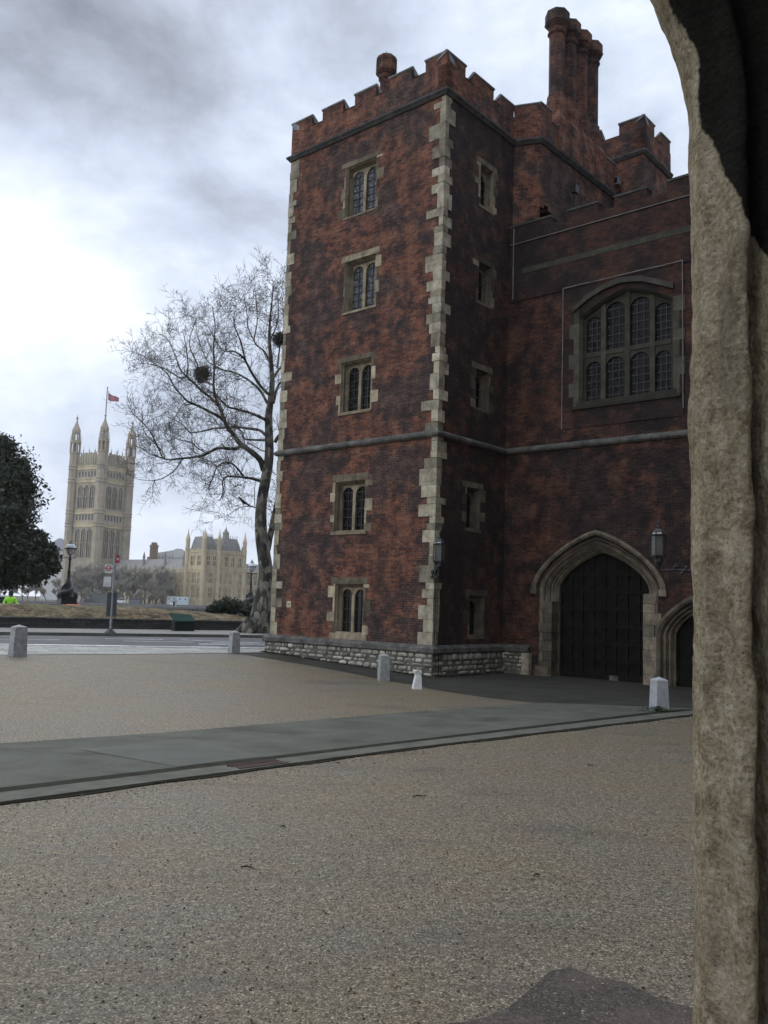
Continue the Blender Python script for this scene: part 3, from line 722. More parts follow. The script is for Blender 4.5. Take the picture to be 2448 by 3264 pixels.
# floodlights on the turret
fl = empty('floodlight', gp(.95, 10.55, 20.15), GROT, 'grey floodlight box on the wall top below the rear turret battlements', 'floodlight')
m = MB(); m.box(-.28, .28, -.15, .15, -.05, .28, 1, .01); m.build('housing', plain('grey_metal_case', (.16, .17, .18), .5), fl)
m = MB(); m.box(-.24, .24, -.16, -.151, -.01, .24); m.build('lens', M['glass_black'], fl)
m = MB(); m.tube([(0, 0, -.05), (0, .1, -.5)], .03, 6); m.build('bracket', M['iron'], fl)

# ------------------------------------------------------------------ wall lanterns
M['lamp_glass'] = plain('smoky_lamp_glass', (.085, .082, .07), .3, .4)
M['lamp_pale'] = plain('pale_roof_glass', (.72, .74, .70), .25, .5); M['lamp_roof'] = plain('dull_lantern_roof', (.06, .06, .058), .5)
def lantern(base, label, arm):
    r = empty('wall_lantern', base, GROT, label, 'lantern', 'lanterns by the gate')
    R6 = .175
    m = MB(); m.lathe(0, 0, [(.09, -.40), (.10, -.34), (R6 * .98, -.265), (R6, -.25), (R6, .25), (R6 * .98, .27)], 6, .5); m.build('glass', M['lamp_glass'], r)
    m = MB()
    for k in range(6):
        t = 2 * pi * (k + .5) / 6; c, s_ = cos(t) * (R6 + .004), sin(t) * (R6 + .004)
        m.tube([(cos(t) * .1, sin(t) * .1, -.40), (c, s_, -.255), (c, s_, .26)], .012, 4)
    m.lathe(0, 0, [(R6 + .03, -.28), (R6 + .03, -.25), (R6, -.25)], 6, .5); m.lathe(0, 0, [(R6 + .012, .245), (R6 + .03, .26), (R6 + .03, .285), (R6, .285)], 6, .5)
    m.lathe(0, 0, [(.12, -.44), (.12, -.40), (.07, -.48), (.05, -.56), (.03, -.60)], 8)
    m.lathe(0, 0, [(.055, .46), (.075, .475), (.03, .52), (.025, .58), (.04, .6), (.008, .68)], 8)
    m.build('frame', M['iron'], r)
    m = MB(); m.lathe(0, 0, [(R6 - .01, .285), (R6 - .03, .37), (.05, .46)], 6, .5); m.build('roof', M['lamp_roof'], r); m = MB()
    for k in (2, 3, 4):
        t0, t1 = 2 * pi * (k + .62) / 6, 2 * pi * (k + 1.38) / 6; m.quad((cos(t0) * (R6 - .02), sin(t0) * (R6 - .02), .31), (cos(t1) * (R6 - .02), sin(t1) * (R6 - .02), .31), (cos(t1) * (R6 - .06), sin(t1) * (R6 - .06), .385), (cos(t0) * (R6 - .06), sin(t0) * (R6 - .06), .385))
    m.build('roof_pane', M['lamp_pale'], r)
    m = MB(); m.tube(arm, [.03] * len(arm), 7)
    for k in range(16):
        p = Vector(arm[0]).lerp(Vector(arm[-1]), random.uniform(.35, 1)); p += Vector((random.uniform(-.1, .1), random.uniform(-.06, .06), random.uniform(-.1, .12)))
        m.lathe(p.x, p.y, [(.0, p.z - .06), (.05, p.z - .02), (.045, p.z + .03), (0, p.z + .06)], 6)
    m.build('bracket', M['iron'], r)
lantern(gp(.42, -.30, 3.90), 'black lantern on the tower corner quoins, left of the arched gate', [(0, 0, -.58), (0, 0, -.72), (-.12, .12, -.80), (-.36, .26, -.70)])
lantern(gp(7.62, -.42, 3.98), 'black lantern on an arm above the small side door, right of the arched gate', [(0, 0, -.58), (.03, .03, -.66), (.35, .14, -.62), (1.2, .5, -.66)])
# ------------------------------------------------------------------ ground, paths, road
def gravel_mat():
    q = NT('bound_gravel'); o = q.coord()
    v1 = q.vor(o, 78); s = q.sep(v1); ds = q.vor(o, 78, 'Distance'); cr = q.noise(o, 60, 3, .6); grn = q.noise(o, 17, 6, .78); big = q.noise(o, .35, 5, .6); mid = q.noise(o, 1.6, 5, .6)
    c = q.ramp(s[0], ((.0, (.022, .018, .012)), (.3, (.075, .062, .042)), (.55, (.15, .125, .086)), (.8, (.25, .215, .152)), (.94, (.36, .32, .24)), (1.0, (.62, .58, .48))))
    c = q.mix(.45, c, q.ramp(grn, ((.34, (.010, .008, .006)), (.5, (.135, .112, .077)), (.66, (.38, .33, .24)))))
    c = q.mix(q.ramp(ds, ((.5, 0), (.9, .6))), c, (.018, .015, .011))
    c = q.mix(q.ramp(mid, ((.5, 0), (.72, .5))), c, q.mix(1, c, (1.06, .85, .80), 'MULTIPLY'))
    c = q.mix(q.ramp(big, ((.42, .0), (.60, .6))), c, q.mix(1, c, (1.12, 1.02, .76), 'MULTIPLY'))
    q.b.inputs['Specular IOR Level'].default_value = .4
    wet = q.noise(q.mapping(o, (.5, 1.4, 1)), .9, 6, .62, .4)
    c = q.mix(q.ramp(wet, ((.54, 0), (.70, .45))), c, (.05, .042, .036))
    stk = q.noise(q.mapping(o, (.35, 2.6, 1)), 1.1, 5, .6, .5)
    c = q.mix(q.ramp(stk, ((.60, 0), (.68, .42))), c, (.06, .051, .042))
    q.bump(q.math('SUBTRACT', q.math('MULTIPLY', grn, 1.2), q.math('MULTIPLY', ds, 1.0)), .5, .010)
    return q.out(c, q.ramp(wet, ((.55, .62), (.7, .5))))
M['gravel'] = gravel_mat()
def paving_mat(name, lo, hi, sc=1.2, rough=.7, wet=.35, slab=None):
    q = NT(name); q.b.inputs['Specular IOR Level'].default_value = .15; o = q.coord(); a = q.noise(o, sc, 6, .6); f = q.noise(o, 45, 4, .7); d = q.noise(q.mapping(o, (.6, 1.5, 1)), .8, 6, .65, .5)
    c = q.ramp(q.math('ADD', q.math('MULTIPLY', a, .6), q.math('MULTIPLY', f, .4)), ((.36, lo), (.64, hi)))
    c = q.mix(q.ramp(d, ((.52, 0), (.68, wet))), c, tuple(x * .4 for x in lo))
    if slab:
        b = q.n('ShaderNodeTexBrick'); mp = q.n('ShaderNodeMapping'); q.t.links.new(o, mp.inputs[0]); mp.inputs['Rotation'].default_value = (0, 0, -.49); q.t.links.new(mp.outputs[0], b.inputs['Vector'])
        b.inputs['Scale'].default_value = 1; b.inputs['Brick Width'].default_value = slab[0]; b.inputs['Row Height'].default_value = slab[1]; b.inputs['Mortar Size'].default_value = .012
        b.inputs['Color1'].default_value = (.78, .78, .78, 1); b.inputs['Color2'].default_value = (1.1, 1.1, 1.08, 1); b.inputs['Mortar'].default_value = (.35, .34, .32, 1); c = q.mix(1, c, b.outputs['Color'], 'MULTIPLY')
    q.bump(f, .25, .006); return q.out(c, rough)
def patchmat():
    q = NT('damp_tarmac_patch'); o = q.coord(); s = q.sep(q.vor(o, 110)); g = q.noise(o, 25, 6, .75); a = q.noise(o, 1.8, 4)
    c = q.ramp(s[0], ((0, (.018, .015, .013)), (.5, (.062, .052, .045)), (.9, (.12, .105, .09)), (1, (.3, .28, .24)))); c = q.mix(.5, c, q.ramp(g, ((.35, (.018, .015, .013)), (.65, (.12, .10, .085)))))
    c = q.mix(q.ramp(a, ((.45, 0), (.65, .5))), c, (.13, .105, .085)); q.bump(g, .5, .008); q.b.inputs['Specular IOR Level'].default_value = .15; return q.out(c, .8)
M['patch'] = patchmat()
M['path'] = paving_mat('grey_green_tarmac', (.070, .072, .058), (.125, .126, .103), 1.2, .85, .5)
M['path2'] = paving_mat('newer_tarmac_patch', (.075, .079, .066), (.105, .108, .092))
M['dark_tarmac'] = paving_mat('dark_damp_tarmac', (.032, .031, .024), (.060, .058, .046), 1.2, .85)
M['kerb'] = paving_mat('concrete_kerb', (.085, .085, .068), (.15, .15, .122), 3, .85)
M['moss'] = paving_mat('mossy_gutter', (.010, .010, .006), (.035, .032, .020), 5, .9)
M['pave'] = paving_mat('pale_paving', (.29, .29, .262), (.39, .39, .355), .7, .7, .4, (.9, .6))
M['road'] = paving_mat('road_asphalt', (.075, .077, .08), (.115, .118, .122), .6, .7)
M['pave_far'] = paving_mat('far_pavement', (.17, .17, .16), (.24, .24, .225), .7, .65, .35, (.9, .6))
M['line'] = plain('white_road_paint', (.62, .62, .6), .6)
M['earth'] = plain('dull_earth', (.08, .075, .05), .9)

def ext(a, c, k): return (a[0] + (c[0] - a[0]) * k, a[1] + (c[1] - a[1]) * k)
river_n = Vector((-.772, .636)); RP = Vector((-22, 62)); rd = Vector((.636, .772))
def rv(al, ou): p = RP + rd * al + river_n * ou; return (p.x, p.y)
sheet('ground', [rv(-600, 2), rv(600, 2), rv(600, -500), rv(-600, -500)], 0, M['gravel'])
sheet('far_ground', [rv(-650, 255), rv(900, 255), rv(900, 900), rv(-650, 900)], -2.3, M['earth'])
m = MB(); m.quad(*[rv(a, o_) + (-4.5,) for a, o_ in ((-650, -2), (800, -2), (800, 262), (-650, 262))])
qw = NT('river_water'); qw.b.inputs['Roughness'].default_value = .15; qw.bump(qw.noise(qw.coord(), .8, 4), .3, .1)
tag(m.build('river', qw.out((.06, .06, .045)), None), kind='structure')
# road, pavements
A = (-12.79, 29.85); Bp = (-4.6, 34.2); rl = lambda k, o_: (A[0] + (Bp[0] - A[0]) * k - (Bp[1] - A[1]) / 9.27 * o_, A[1] + (Bp[1] - A[1]) * k + (Bp[0] - A[0]) / 9.27 * o_)
KK = (-30, 40)
sheet('pavement', [ext((-11.31, 26.45), (-5.2, 31.6), -40), (-11.31, 26.45), (-8.01, 29.06), (-5.2, 31.6), (-3.9, 33.6), (14, 52), rl(8, 0), rl(KK[0], 0)], .012, M['pave'])
sheet('road', [rl(KK[0], .02), rl(KK[1], .02), rl(KK[1], 6.3), rl(KK[0], 6.3)], .016, M['road'])
sheet('far_pavement', [rl(KK[0], 6.55), rl(KK[1], 6.55), rl(KK[1], 13.5), rl(KK[0], 13.5)], .1, M['pave_far'])
def strip3(name, f0, f1, z0, z1, mat, ks):
    m = MB()
    for a, c in zip(ks, ks[1:]):
        p = [f0(a), f0(c), f1(c), f1(a)]
        t = [(x, y, gz(x, y) + z1) for x, y in p]; bt = [(x, y, gz(x, y) + z0) for x, y in p]
        m.add(bt + t, ((4, 5, 6, 7), (0, 1, 5, 4), (3, 2, 6, 7)), random.uniform(.9, 1.1))
    return tag(m.build(name, mat), kind='structure')
ks = [KK[0] + i * .5 for i in range(int((KK[1] - KK[0]) * 2) + 1)]
strip3('far_kerb', lambda k: rl(k, 6.3), lambda k: rl(k, 6.55), -.05, .14, M['kerb'], ks)
strip3('near_kerb', lambda k: rl(k, -.16), lambda k: rl(k, .02), -.05, .05, M['line'], ks)
def mark(k0, k1, o0, w, skew=0):
    sheet('road_marking', [rl(k0, o0), rl(k1, o0 + skew), rl(k1, o0 + w + skew), rl(k0, o0 + w)], .022, M['line'])
for k0, k1 in ((-3, -2.4), (-1.5, -.9), (.12, .45), (.72, .84), (1.05, 1.12)): mark(k0, k1, .35, .11)
for k0, k1 in ((-2.2, -1.4), (-.75, .25), (.5, .8), (.88, 1.9)): mark(k0, k1, 2.7, .1)
for k0, k1, o0, sk in ((.78, 1.12, 3.9, -.9), (.80, 1.5, 2.0, .05), (.78, 1.0, 1.25, .9), (.45, .7, 3.9, .0)): mark(k0, k1, o0, .13, sk)
# dark tarmac in front of the gate and along the tower's foot
sheet('tarmac_apron', [(-5.2, 31.6), (-5.01, 31.53), (-4.13, 30.79), (-2.51, 29.31), (-.96, 27.75), (1.02, 25.16), (1.52, 23.87), (2.78, 22.2), (3.95, 21.35), (6.1, 20.0), (7.2, 19.3), (30, 14), (30, 40), (-3, 38), (-3.9, 33.6)], .008, M['dark_tarmac'])
# the tarmac path that runs across the forecourt
sheet('path', [(-24, -.6), (-5.58, 13.28), (-3.42, 14.92), (.53, 18.59), (3.95, 21.35), (7.6, 21.2), (5.96, 19.88), (.52, 14.82), (-4.29, 10.32), (-22, -6.4)], .016, M['path'])
sheet('path_patch', [(-4.28, 12.95), (-2.62, 11.90), (-1.6, 12.9), (-3.0, 14.3)], .021, M['path2'])
def along(k, w): # gutter line: k along, w across
    P = [(-22, -6.4), (-4.29, 10.32), (.52, 14.82), (5.96, 19.88), (7.2, 20.9)]; Q = [(-21.6, -7.2), (-3.97, 9.56), (.49, 13.94), (6.7, 19.5), (7.6, 20.3)]
    i = min(int(k), 3); t = k - i
    p = (P[i][0] + (P[i + 1][0] - P[i][0]) * t, P[i][1] + (P[i + 1][1] - P[i][1]) * t); q = (Q[i][0] + (Q[i + 1][0] - Q[i][0]) * t, Q[i][1] + (Q[i + 1][1] - Q[i][1]) * t)
    return (p[0] + (q[0] - p[0]) * w, p[1] + (q[1] - p[1]) * w)
kk = [i * .06 for i in range(67)]
strip3('gutter', lambda k: along(k, 0), lambda k: along(k, .34 + .03 * sin(k * 37)), -.05, .019, M['moss'], kk)
strip3('drain_channel', lambda k: along(k, .34), lambda k: along(k, .62), -.05, .024, M['kerb'], kk)
strip3('drain_joint', lambda k: along(k, .62), lambda k: along(k, .68), -.05, .020, M['moss'], kk)
strip3('kerb', lambda k: along(k, .68), lambda k: along(k, .98), -.05, .034, M['kerb'], kk)
strip3('kerb_edge', lambda k: along(k, .98), lambda k: along(k, 1.06 + .05 * sin(k * 23)), -.05, .012, M['moss'], kk)
m = MB(); ge = empty('drain_grate', (-1.6, 12.18, .03), atan2(4.5, 4.81), 'rusty iron drain grate set in the gutter of the grey path', 'drain grate')
for i in range(13): m.box(-.38 + i * .062, -.355 + i * .062, -.13, .13, -.02, .012)
for y_ in (-.15, .13): m.box(-.4, .4, y_, y_ + .02, -.02, .014)
m.build('bars', plain('rusty_iron', (.07, .042, .032), .8), ge)
# damp patch of smoother tarmac in the foreground
sheet('tarmac_patch', [(-.15, 4.2), (.12, 4.75), (.42, 4.98), (.62, 5.06), (.80, 5.22), (.98, 5.49), (1.12, 5.72), (1.27, 5.80), (1.40, 5.66), (1.56, 5.6), (1.72, 5.36), (2.0, 5.2), (2.6, 4.9), (3, 4.2)], .006,
      M['patch'])

# loose stones lying on the gravel
pr2 = random.Random(9); m = MB()
for i in range(9000):
    y = 4.6 * (15 / 4.6) ** pr2.random(); x = pr2.uniform(-.47, .40) * y; r = pr2.choice((.004, .005, .006, .008, .011)) * (1 + max(0, y - 8) * .05)
    if pr2.random() < .25: k = pr2.uniform(.8, 3.2); x, y = along(k, pr2.choice((1.05, 1.15)) + abs(pr2.gauss(0, .25))); x += pr2.uniform(-.05, .05)
    a = pr2.uniform(0, 6.28); c, s_ = cos(a), sin(a); e_ = pr2.uniform(.5, 1)
    P = [(r * 1.3, 0, r * .3), (0, r * e_, r * .35), (-r * 1.2, .2 * r, r * .3), (0, -r * e_, r * .25), (r * .2, 0, r * .95), (0, 0, -r * .2)]
    m.add([(x + px_ * c - py_ * s_, y + px_ * s_ + py_ * c, gz(x, y) + pz + .001) for px_, py_, pz in P], ((0, 1, 4), (1, 2, 4), (2, 3, 4), (3, 0, 4)), pr2.choice((.25, .45, .7, 1, 1.3, 1.8)))
tag(m.build('loose_gravel', plain('loose_stones', (.24, .20, .14), .85, .3, .2, 30)), kind='stuff')

# ------------------------------------------------------------------ bollards
def bollard(px, label, base, h, w, rz, mat, top=.08, taper=.86, group='square stone bollards round the forecourt'):
    x, y = base; o = empty('stone_bollard', (x, y, gz(x, y)), rz, label, 'bollard', group)
    m = MB(); a = w / 2; c = a * taper; e_ = .012
    def ring(r, z): return [(r - e_, -r, z), (r, -r + e_, z), (r, r - e_, z), (r - e_, r, z), (-r + e_, r, z), (-r, r - e_, z), (-r, -r + e_, z), (-r + e_, -r, z)]
    rows = [ring(a, -.1), ring(a, .02), ring(c, h - top), ring(c * .98, h - top + .012)]
    vs = [tuple(k + random.uniform(-.003, .003) for k in p) for r_ in rows for p in r_] + [(0, 0, h)]; fs = []
    for i in range(len(rows) - 1): fs += [(i * 8 + k, i * 8 + (k + 1) % 8, i * 8 + 8 + (k + 1) % 8, i * 8 + 8 + k) for k in range(8)]
    fs += [((len(rows) - 1) * 8 + k, (len(rows) - 1) * 8 + (k + 1) % 8, len(vs) - 1) for k in range(8)]
    m.add(vs, fs); m.build('post', mat, o)
    return o
bollard(0, 'granite bollard at the far left beside the pale pavement', (-10.8, 26.45), .93, .42, radians(43), M['granite'])
bollard(0, 'granite bollard by the road left of the tower foot', (-5.22, 31.75), .80, .34, radians(35), M['granite'])
bollard(0, 'granite bollard in front of the rubble plinth of the tower', (.14, 26.2), .80, .32, radians(16), M['granite'])
bollard(0, 'pale grey bollard with weeds at its foot, in front of the small side door', (6.48, 20.5), .78, .34, radians(14), stone_mat('grey_painted_stone', (.31, .31, .32), (.37, .37, .38), (.43, .43, .44), .2, 6))
st = empty('stone_bollard', (1.04, 24.0, gz(1.04, 24.0)), .2, 'short broken white stub post with a ragged top beside the tower corner', 'bollard', 'square stone bollards round the forecourt')
m = MB(); rows = [(.125, -.05, 0), (.12, .04, 0), (.085, .30, .02), (.072, .38, .02), (.085, .41, .01), (.10, .45, .0), (.10, .50, -.01)]
for i, (r, z, dx) in enumerate(rows):
    m.v += [(dx + sx_ * r * random.uniform(.9, 1.1), sy_ * r * random.uniform(.9, 1.1), z + (random.uniform(-.04, .03) if i > 4 else 0)) for sx_, sy_ in ((-1, -1), (0, -1.04), (1, -1), (1.04, 0), (1, 1), (0, 1.04), (-1, 1), (-1.04, 0))]
for i in range(len(rows) - 1):
    for k in range(8): m.f.append((i * 8 + k, i * 8 + (k + 1) % 8, i * 8 + 8 + (k + 1) % 8, i * 8 + 8 + k)); m.t.append(1)
m.f.append(tuple(range(48, 56))); m.t.append(1)
m.build('post', M['whitestub'], st)

# weeds and litter
def leaf_mat(name, c, var=.5, rough=.7):
    q = NT(name); t = q.tint(); q.b.inputs['Specular IOR Level'].default_value = .25
    return q.out(q.tinted(c), rough)
M['weed'] = leaf_mat('weed_leaf', (.045, .085, .022))
m = MB()
for i in range(260):
    a = random.uniform(0, 2 * pi); r = abs(random.gauss(0, .2)); x, y = cos(a) * r * 1.3 - .05, -.17 + sin(a) * r * .45; h = random.uniform(.02, .13) * max(.3, 1 - r * 1.6)
    d = Vector((random.uniform(-1, 1), random.uniform(-1, 1), random.uniform(.1, .9))).normalized() * random.uniform(.02, .05); e_ = d.cross(Vector((.3, .5, .8))).normalized() * .014
    p = Vector((x, y, h)); m.quad(p, p + d * .5 + e_, p + d, p + d * .5 - e_, random.uniform(.4, 1.5))
for i in range(24):
    a = random.uniform(0, 6.3); m.tube([(cos(a) * .05, -.17 + sin(a) * .04, 0), (cos(a) * .2, -.17 + sin(a) * .1, random.uniform(.04, .12))], .004, 3)
w_ = m.build('weeds', M['weed']); w_.location = (6.42, 20.42, gz(6.42, 20.42)); tag(w_, 'low green weeds round the foot of the pale bollard by the side door', 'weeds')
fm = MB()
for i in range(1500):                  # moss, grass and leaves caught along the foot of the plinth
    k = random.random(); b0, b1, nn = ((-7.8, -.18), (.15, -.18), (0, -1)) if k < .7 else ((.18, -.15), (.18, 3.8), (1, 0)); f_ = random.random(); off = abs(random.gauss(0, .06))
    q_ = gp(b0[0] + (b1[0] - b0[0]) * f_ + nn[0] * off, b0[1] + (b1[1] - b0[1]) * f_ + nn[1] * off, 0); q_.z = gz(q_.x, q_.y) + .012
    d = Vector((random.uniform(-1, 1), random.uniform(-1, 1), random.uniform(.1, 1.2))).normalized() * random.uniform(.02, .075); e_ = d.cross(Vector((.3, .5, .8))).normalized() * .016
    fm.quad(q_, q_ + d * .5 + e_, q_ + d, q_ + d * .5 - e_, random.uniform(.25, 1.1))
tag(fm.build('plinth_weeds', leaf_mat('dull_moss', (.05, .06, .025))), kind='stuff')
M['twig'] = plain('fallen_twig', (.05, .038, .03), .9)
tw = [((905, 1722), .16, 'short dark twig on the gravel below the drain grate'), ((535, 1877), .12, 'short thin twig lying on the gravel in the lower left half'), ((1160, 1893), .07, 'small dark dead leaf on the gravel in the lower middle'),
      ((612, 1788), .05, 'tiny dark chip on the gravel nearest the lower left'), ((1275, 1655), .1, 'thin twig on the gravel right of the reddish stain'), ((730, 1650), .07, 'little stick on the gravel just under the path kerb')]
for (px, py), L, lab in tw:
    d = (at(px * 1.4756, py * 1.4756, 1) - Vector((0, 0, EYE))); p = Vector((0, 0, EYE)) + d * (-EYE / d.z); a = random.uniform(-.4, .4)
    m = MB(); m.tube([(-L / 2, 0, .012), (-.1 * L, .008, .02), (L / 2, 0, .01)], [.006, .008, .004], 5); m.tube([(0, 0, .016), (.2 * L, .03, .02)], [.004, .002], 4)
    o = m.build('fallen_twig' if 'leaf' not in lab and 'chip' not in lab else 'dead_leaf', M['twig']); o.location = p; o.rotation_euler = (0, 0, a); tag(o, lab, 'twig' if 'leaf' not in lab and 'chip' not in lab else 'leaf litter')

# ------------------------------------------------------------------ embankment beyond the road
q = NT('dark_mossy_wall'); o_ = q.coord(); br = q.n('ShaderNodeTexBrick'); s3 = q.sep(o_); q.t.links.new(q.comb(s3[0], s3[2], 0), br.inputs['Vector'])
br.inputs['Scale'].default_value = 1; br.inputs['Brick Width'].default_value = .5; br.inputs['Row Height'].default_value = .12; br.inputs['Mortar Size'].default_value = .012
br.inputs['Color1'].default_value = (.045, .043, .042, 1); br.inputs['Color2'].default_value = (.085, .08, .076, 1); br.inputs['Mortar'].default_value = (.012, .012, .012, 1)
M['darkwall'] = q.out(q.mix(q.ramp(q.noise(o_, 1.5, 5), ((.4, 0), (.7, .6))), br.outputs['Color'], (.03, .036, .022)), .9)
BK = Vector((-17.6, 41.2)); bd = Vector((.86, .51)).normalized(); bn = Vector((-bd.y, bd.x)); BA = atan2(bd.y, bd.x)
wl_ = empty('retaining_wall', (BK.x, BK.y, .5), BA, 'low dark mossy wall along the far pavement, under the brown bank', 'wall')
m = MB(); m.box(-60, 14.6, 0, .4, -.2, .52); m.build('masonry', M['darkwall'], wl_)
m = MB(); u = -60
while u < 14.6:
    w = random.uniform(.5, .8); m.box(u, min(u + w, 14.6) - .01, -.05, .42, .521, .60, random.uniform(.7, 1.3), .006); u += w
m.build('coping', M['string_top'], wl_)
def bankmat():
    q = NT('brown_winter_bank'); o = q.coord(); a = q.noise(q.mapping(o, (1, 1, 2.4)), 1.5, 7, .7, .6); f = q.noise(q.mapping(o, (1, 1, 3)), 5.5, 5, .7); g = q.noise(o, .5, 3)
    c = q.ramp(q.math('ADD', q.math('MULTIPLY', a, .55), q.math('MULTIPLY', f, .45)), ((.40, (.022, .017, .011)), (.465, (.075, .056, .032)), (.53, (.15, .112, .062)), (.62, (.25, .195, .11))))
    c = q.mix(q.ramp(g, ((.5, 0), (.7, .45))), c, (.10, .115, .045)); q.bump(f, .8, .05); return q.out(c, .95)
M['bank'] = bankmat()
m = MB(); nu, prof = 150, [(.38, .56), (.7, .72), (1.2, .95), (1.7, 1.12), (2.2, 1.18), (3.2, 1.16), (5, 1.0), (6.5, .2), (7, -.2)]
for i in range(nu + 1):
    u = -60 + 76 * i / nu; k = 1 if u < 6.5 else max(.25, 1 - ((u - 6.5) / 9.5) ** 1.3)
    for d, z in prof:
        p = BK + bd * u + bn * d; n_ = .07 * mnoise.noise((u * .8, d * 1.2, 3)) if .4 < d < 6 else 0
        m.v.append((p.x, p.y, .5 + .56 + (z - .56) * k + n_ if z > .56 else .5 + z))
for i in range(nu):
    for j in range(len(prof) - 1): a = i * len(prof) + j; m.f.append((a, a + len(prof), a + len(prof) + 1, a + 1)); m.t.append(1)
tag(m.build('bank', M['bank'], None, True), kind='structure')
# river wall of granite
rw = empty('river_wall', (RP.x, RP.y, .5), atan2(rd.y, rd.x), 'pale granite parapet of the river embankment behind the brown bank', 'wall')
m = MB(); m.box(-120, 300, -.3, .3, -6, .85); m.build('parapet', M['granite'], rw)
m = MB(); m.box(-120, 300, -.4, .4, .852, 1.05); m.build('coping', M['granite'], rw)

# cast iron embankment lamps with fish-entwined bases
def emb_lamp(x, y, label, s=1.0):
    r = empty('embankment_lamp', (x, y, 1.5), .6, label, 'street lamp', 'old embankment lamps'); r.scale = (s, s, s)
    m = MB(); m.box(-.62, .62, -.62, .62, -1.1, -.02, 1, .01); m.build('pedestal', M['granite'], r)
    m = MB(); m.box(-.58, .58, -.58, .58, 0, .12); m.box(-.52, .52, -.52, .52, .12, .46); m.box(-.58, .58, -.58, .58, .46, .54)
    m.build('plinth', M['iron'], r)
    m = MB()
    for s_ in (0, 1):           # two scaly fish, heads down, tails curling up the shaft
        pts = []; rad = []
        for i in range(26):
            t = i / 25; a = s_ * pi + t * 4.6; rr = .40 * (1 - t) ** .8 + .06; pts.append((cos(a) * rr, sin(a) * rr, .62 + t * 1.05 - .1 * sin(t * pi))); rad.append(.25 * (1 - t) ** .7 + .035)
        m.tube(pts, rad, 9)
        a = s_ * pi; m.lathe(cos(a) * .42, sin(a) * .42, [(.0, .50), (.2, .55), (.25, .68), (.19, .86), (0, .94)], 9)
        a2 = s_ * pi + 4.6; m.quad((cos(a2) * .05, sin(a2) * .05, 1.55), (cos(a2) * .25, sin(a2) * .25, 1.75), (cos(a2) * .1, sin(a2) * .1, 1.85), (0, 0, 1.68))
    m.lathe(0, 0, [(.50, .5), (.46, .7), (.33, 1.05), (.22, 1.45), (.13, 1.8)], 10)
    m.build('fish_base', M['iron'], r, True)
    m = MB(); m.lathe(0, 0, [(.2, .5), (.16, 1.2), (.13, 1.6), (.15, 1.66), (.15, 1.74), (.11, 1.8), (.10, 2.2), (.12, 2.24), (.12, 2.3), (.085, 2.36), (.07, 3.05), (.11, 3.1), (.11, 3.16), (.06, 3.2), (.05, 3.42), (.1, 3.46)], 12)
    m.tube([(-.36, 0, 3.22), (.36, 0, 3.22)], .025, 6); m.lathe(-.36, 0, [(0, 3.17), (.04, 3.22), (0, 3.27)], 6); m.lathe(.36, 0, [(0, 3.17), (.04, 3.22), (0, 3.27)], 6)
    for k in range(4):
        t = pi / 4 + k * pi / 2; m.tube([(cos(t) * .07, sin(t) * .07, 3.44), (cos(t) * .2, sin(t) * .2, 3.5), (cos(t) * .37, sin(t) * .37, 3.78), (cos(t) * .39, sin(t) * .39, 3.86)], .02, 5)
    m.lathe(0, 0, [(.37, 3.82), (.42, 3.82), (.42, 3.9), (.37, 3.9), (.37, 3.82)], 20); m.build('column', M['iron'], r)
    m = MB(); m.lathe(0, 0, [(.06, 3.46), (.2, 3.52), (.31, 3.66), (.35, 3.84), (.33, 4.0), (.26, 4.14), (.14, 4.2)], 18); m.build('globe', plain('lamp_globe', (.62, .66, .66), .2, .5), r, True)
    m = MB(); m.lathe(0, 0, [(.17, 4.2), (.18, 4.26), (.10, 4.3), (.1, 4.36), (.12, 4.4), (.05, 4.44), (.03, 4.52), (0, 4.6)], 12); m.build('crown', plain('lamp_crown', (.26, .28, .26), .5), r)
p = at(214, 1911, 62); emb_lamp(p.x, p.y, 'black embankment lamp with a globe and fish-entwined base beside the dark evergreen tree', 1.02)
p = at(797, 1925, 73); emb_lamp(p.x, p.y, 'black embankment lamp with a globe beside the leaning trunk of the bare tree', .90)

# bus stop
bx, by = -11.84, 38.8
bs = empty('bus_stop', (bx, by, gz(bx, by) + .1), radians(15), 'grey bus stop pole with a white roundel flag and timetable boards on the far pavement', 'bus stop')
gm = plain('grey_painted_pole', (.27, .27, .26), .5)
m = MB(); m.tube([(0, 0, 0), (0, 0, 3.3)], .055, 10); m.build('pole', gm, bs)
m = MB(); m.lathe(0, 0, [(.26, 0), (.25, .03), (.09, .17), (.06, .2)], 14); m.build('foot', M['iron'], bs)
wp = plain('white_sign_panel', (.60, .60, .58), .5); rdm = plain('red_enamel', (.42, .035, .035), .5); bl = plain('dark_red_bar', (.25, .02, .03), .5)
m = MB(); m.box(-.40, -.09, -.02, .02, 2.62, 3.0); m.box(-.09, -.05, -.015, .015, 2.7, 2.75); m.box(-.09, -.05, -.015, .015, 2.88, 2.93); fg = m.build('flag', wp, bs)
m = MB(); vs = []; n_ = 28
for k in range(n_): a = 2 * pi * k / n_; vs += [(-.245 + .125 * cos(a), -.026, 2.83 + .125 * sin(a)), (-.245 + .085 * cos(a), -.026, 2.83 + .085 * sin(a))]
m.add(vs, [(2 * k, 2 * k + 1, (2 * k + 3) % (2 * n_), (2 * k + 2) % (2 * n_)) for k in range(n_)]); m.build('roundel_ring', rdm, fg)
m = MB(); m.box(-.385, -.105, -.032, -.028, 2.805, 2.855); m.build('roundel_bar', bl, fg)
cu = bpy.data.curves.new('lettering', 'FONT'); cu.body = 'BUS STOP'; cu.size = .05; cu.align_x = 'CENTER'; cu.align_y = 'CENTER'
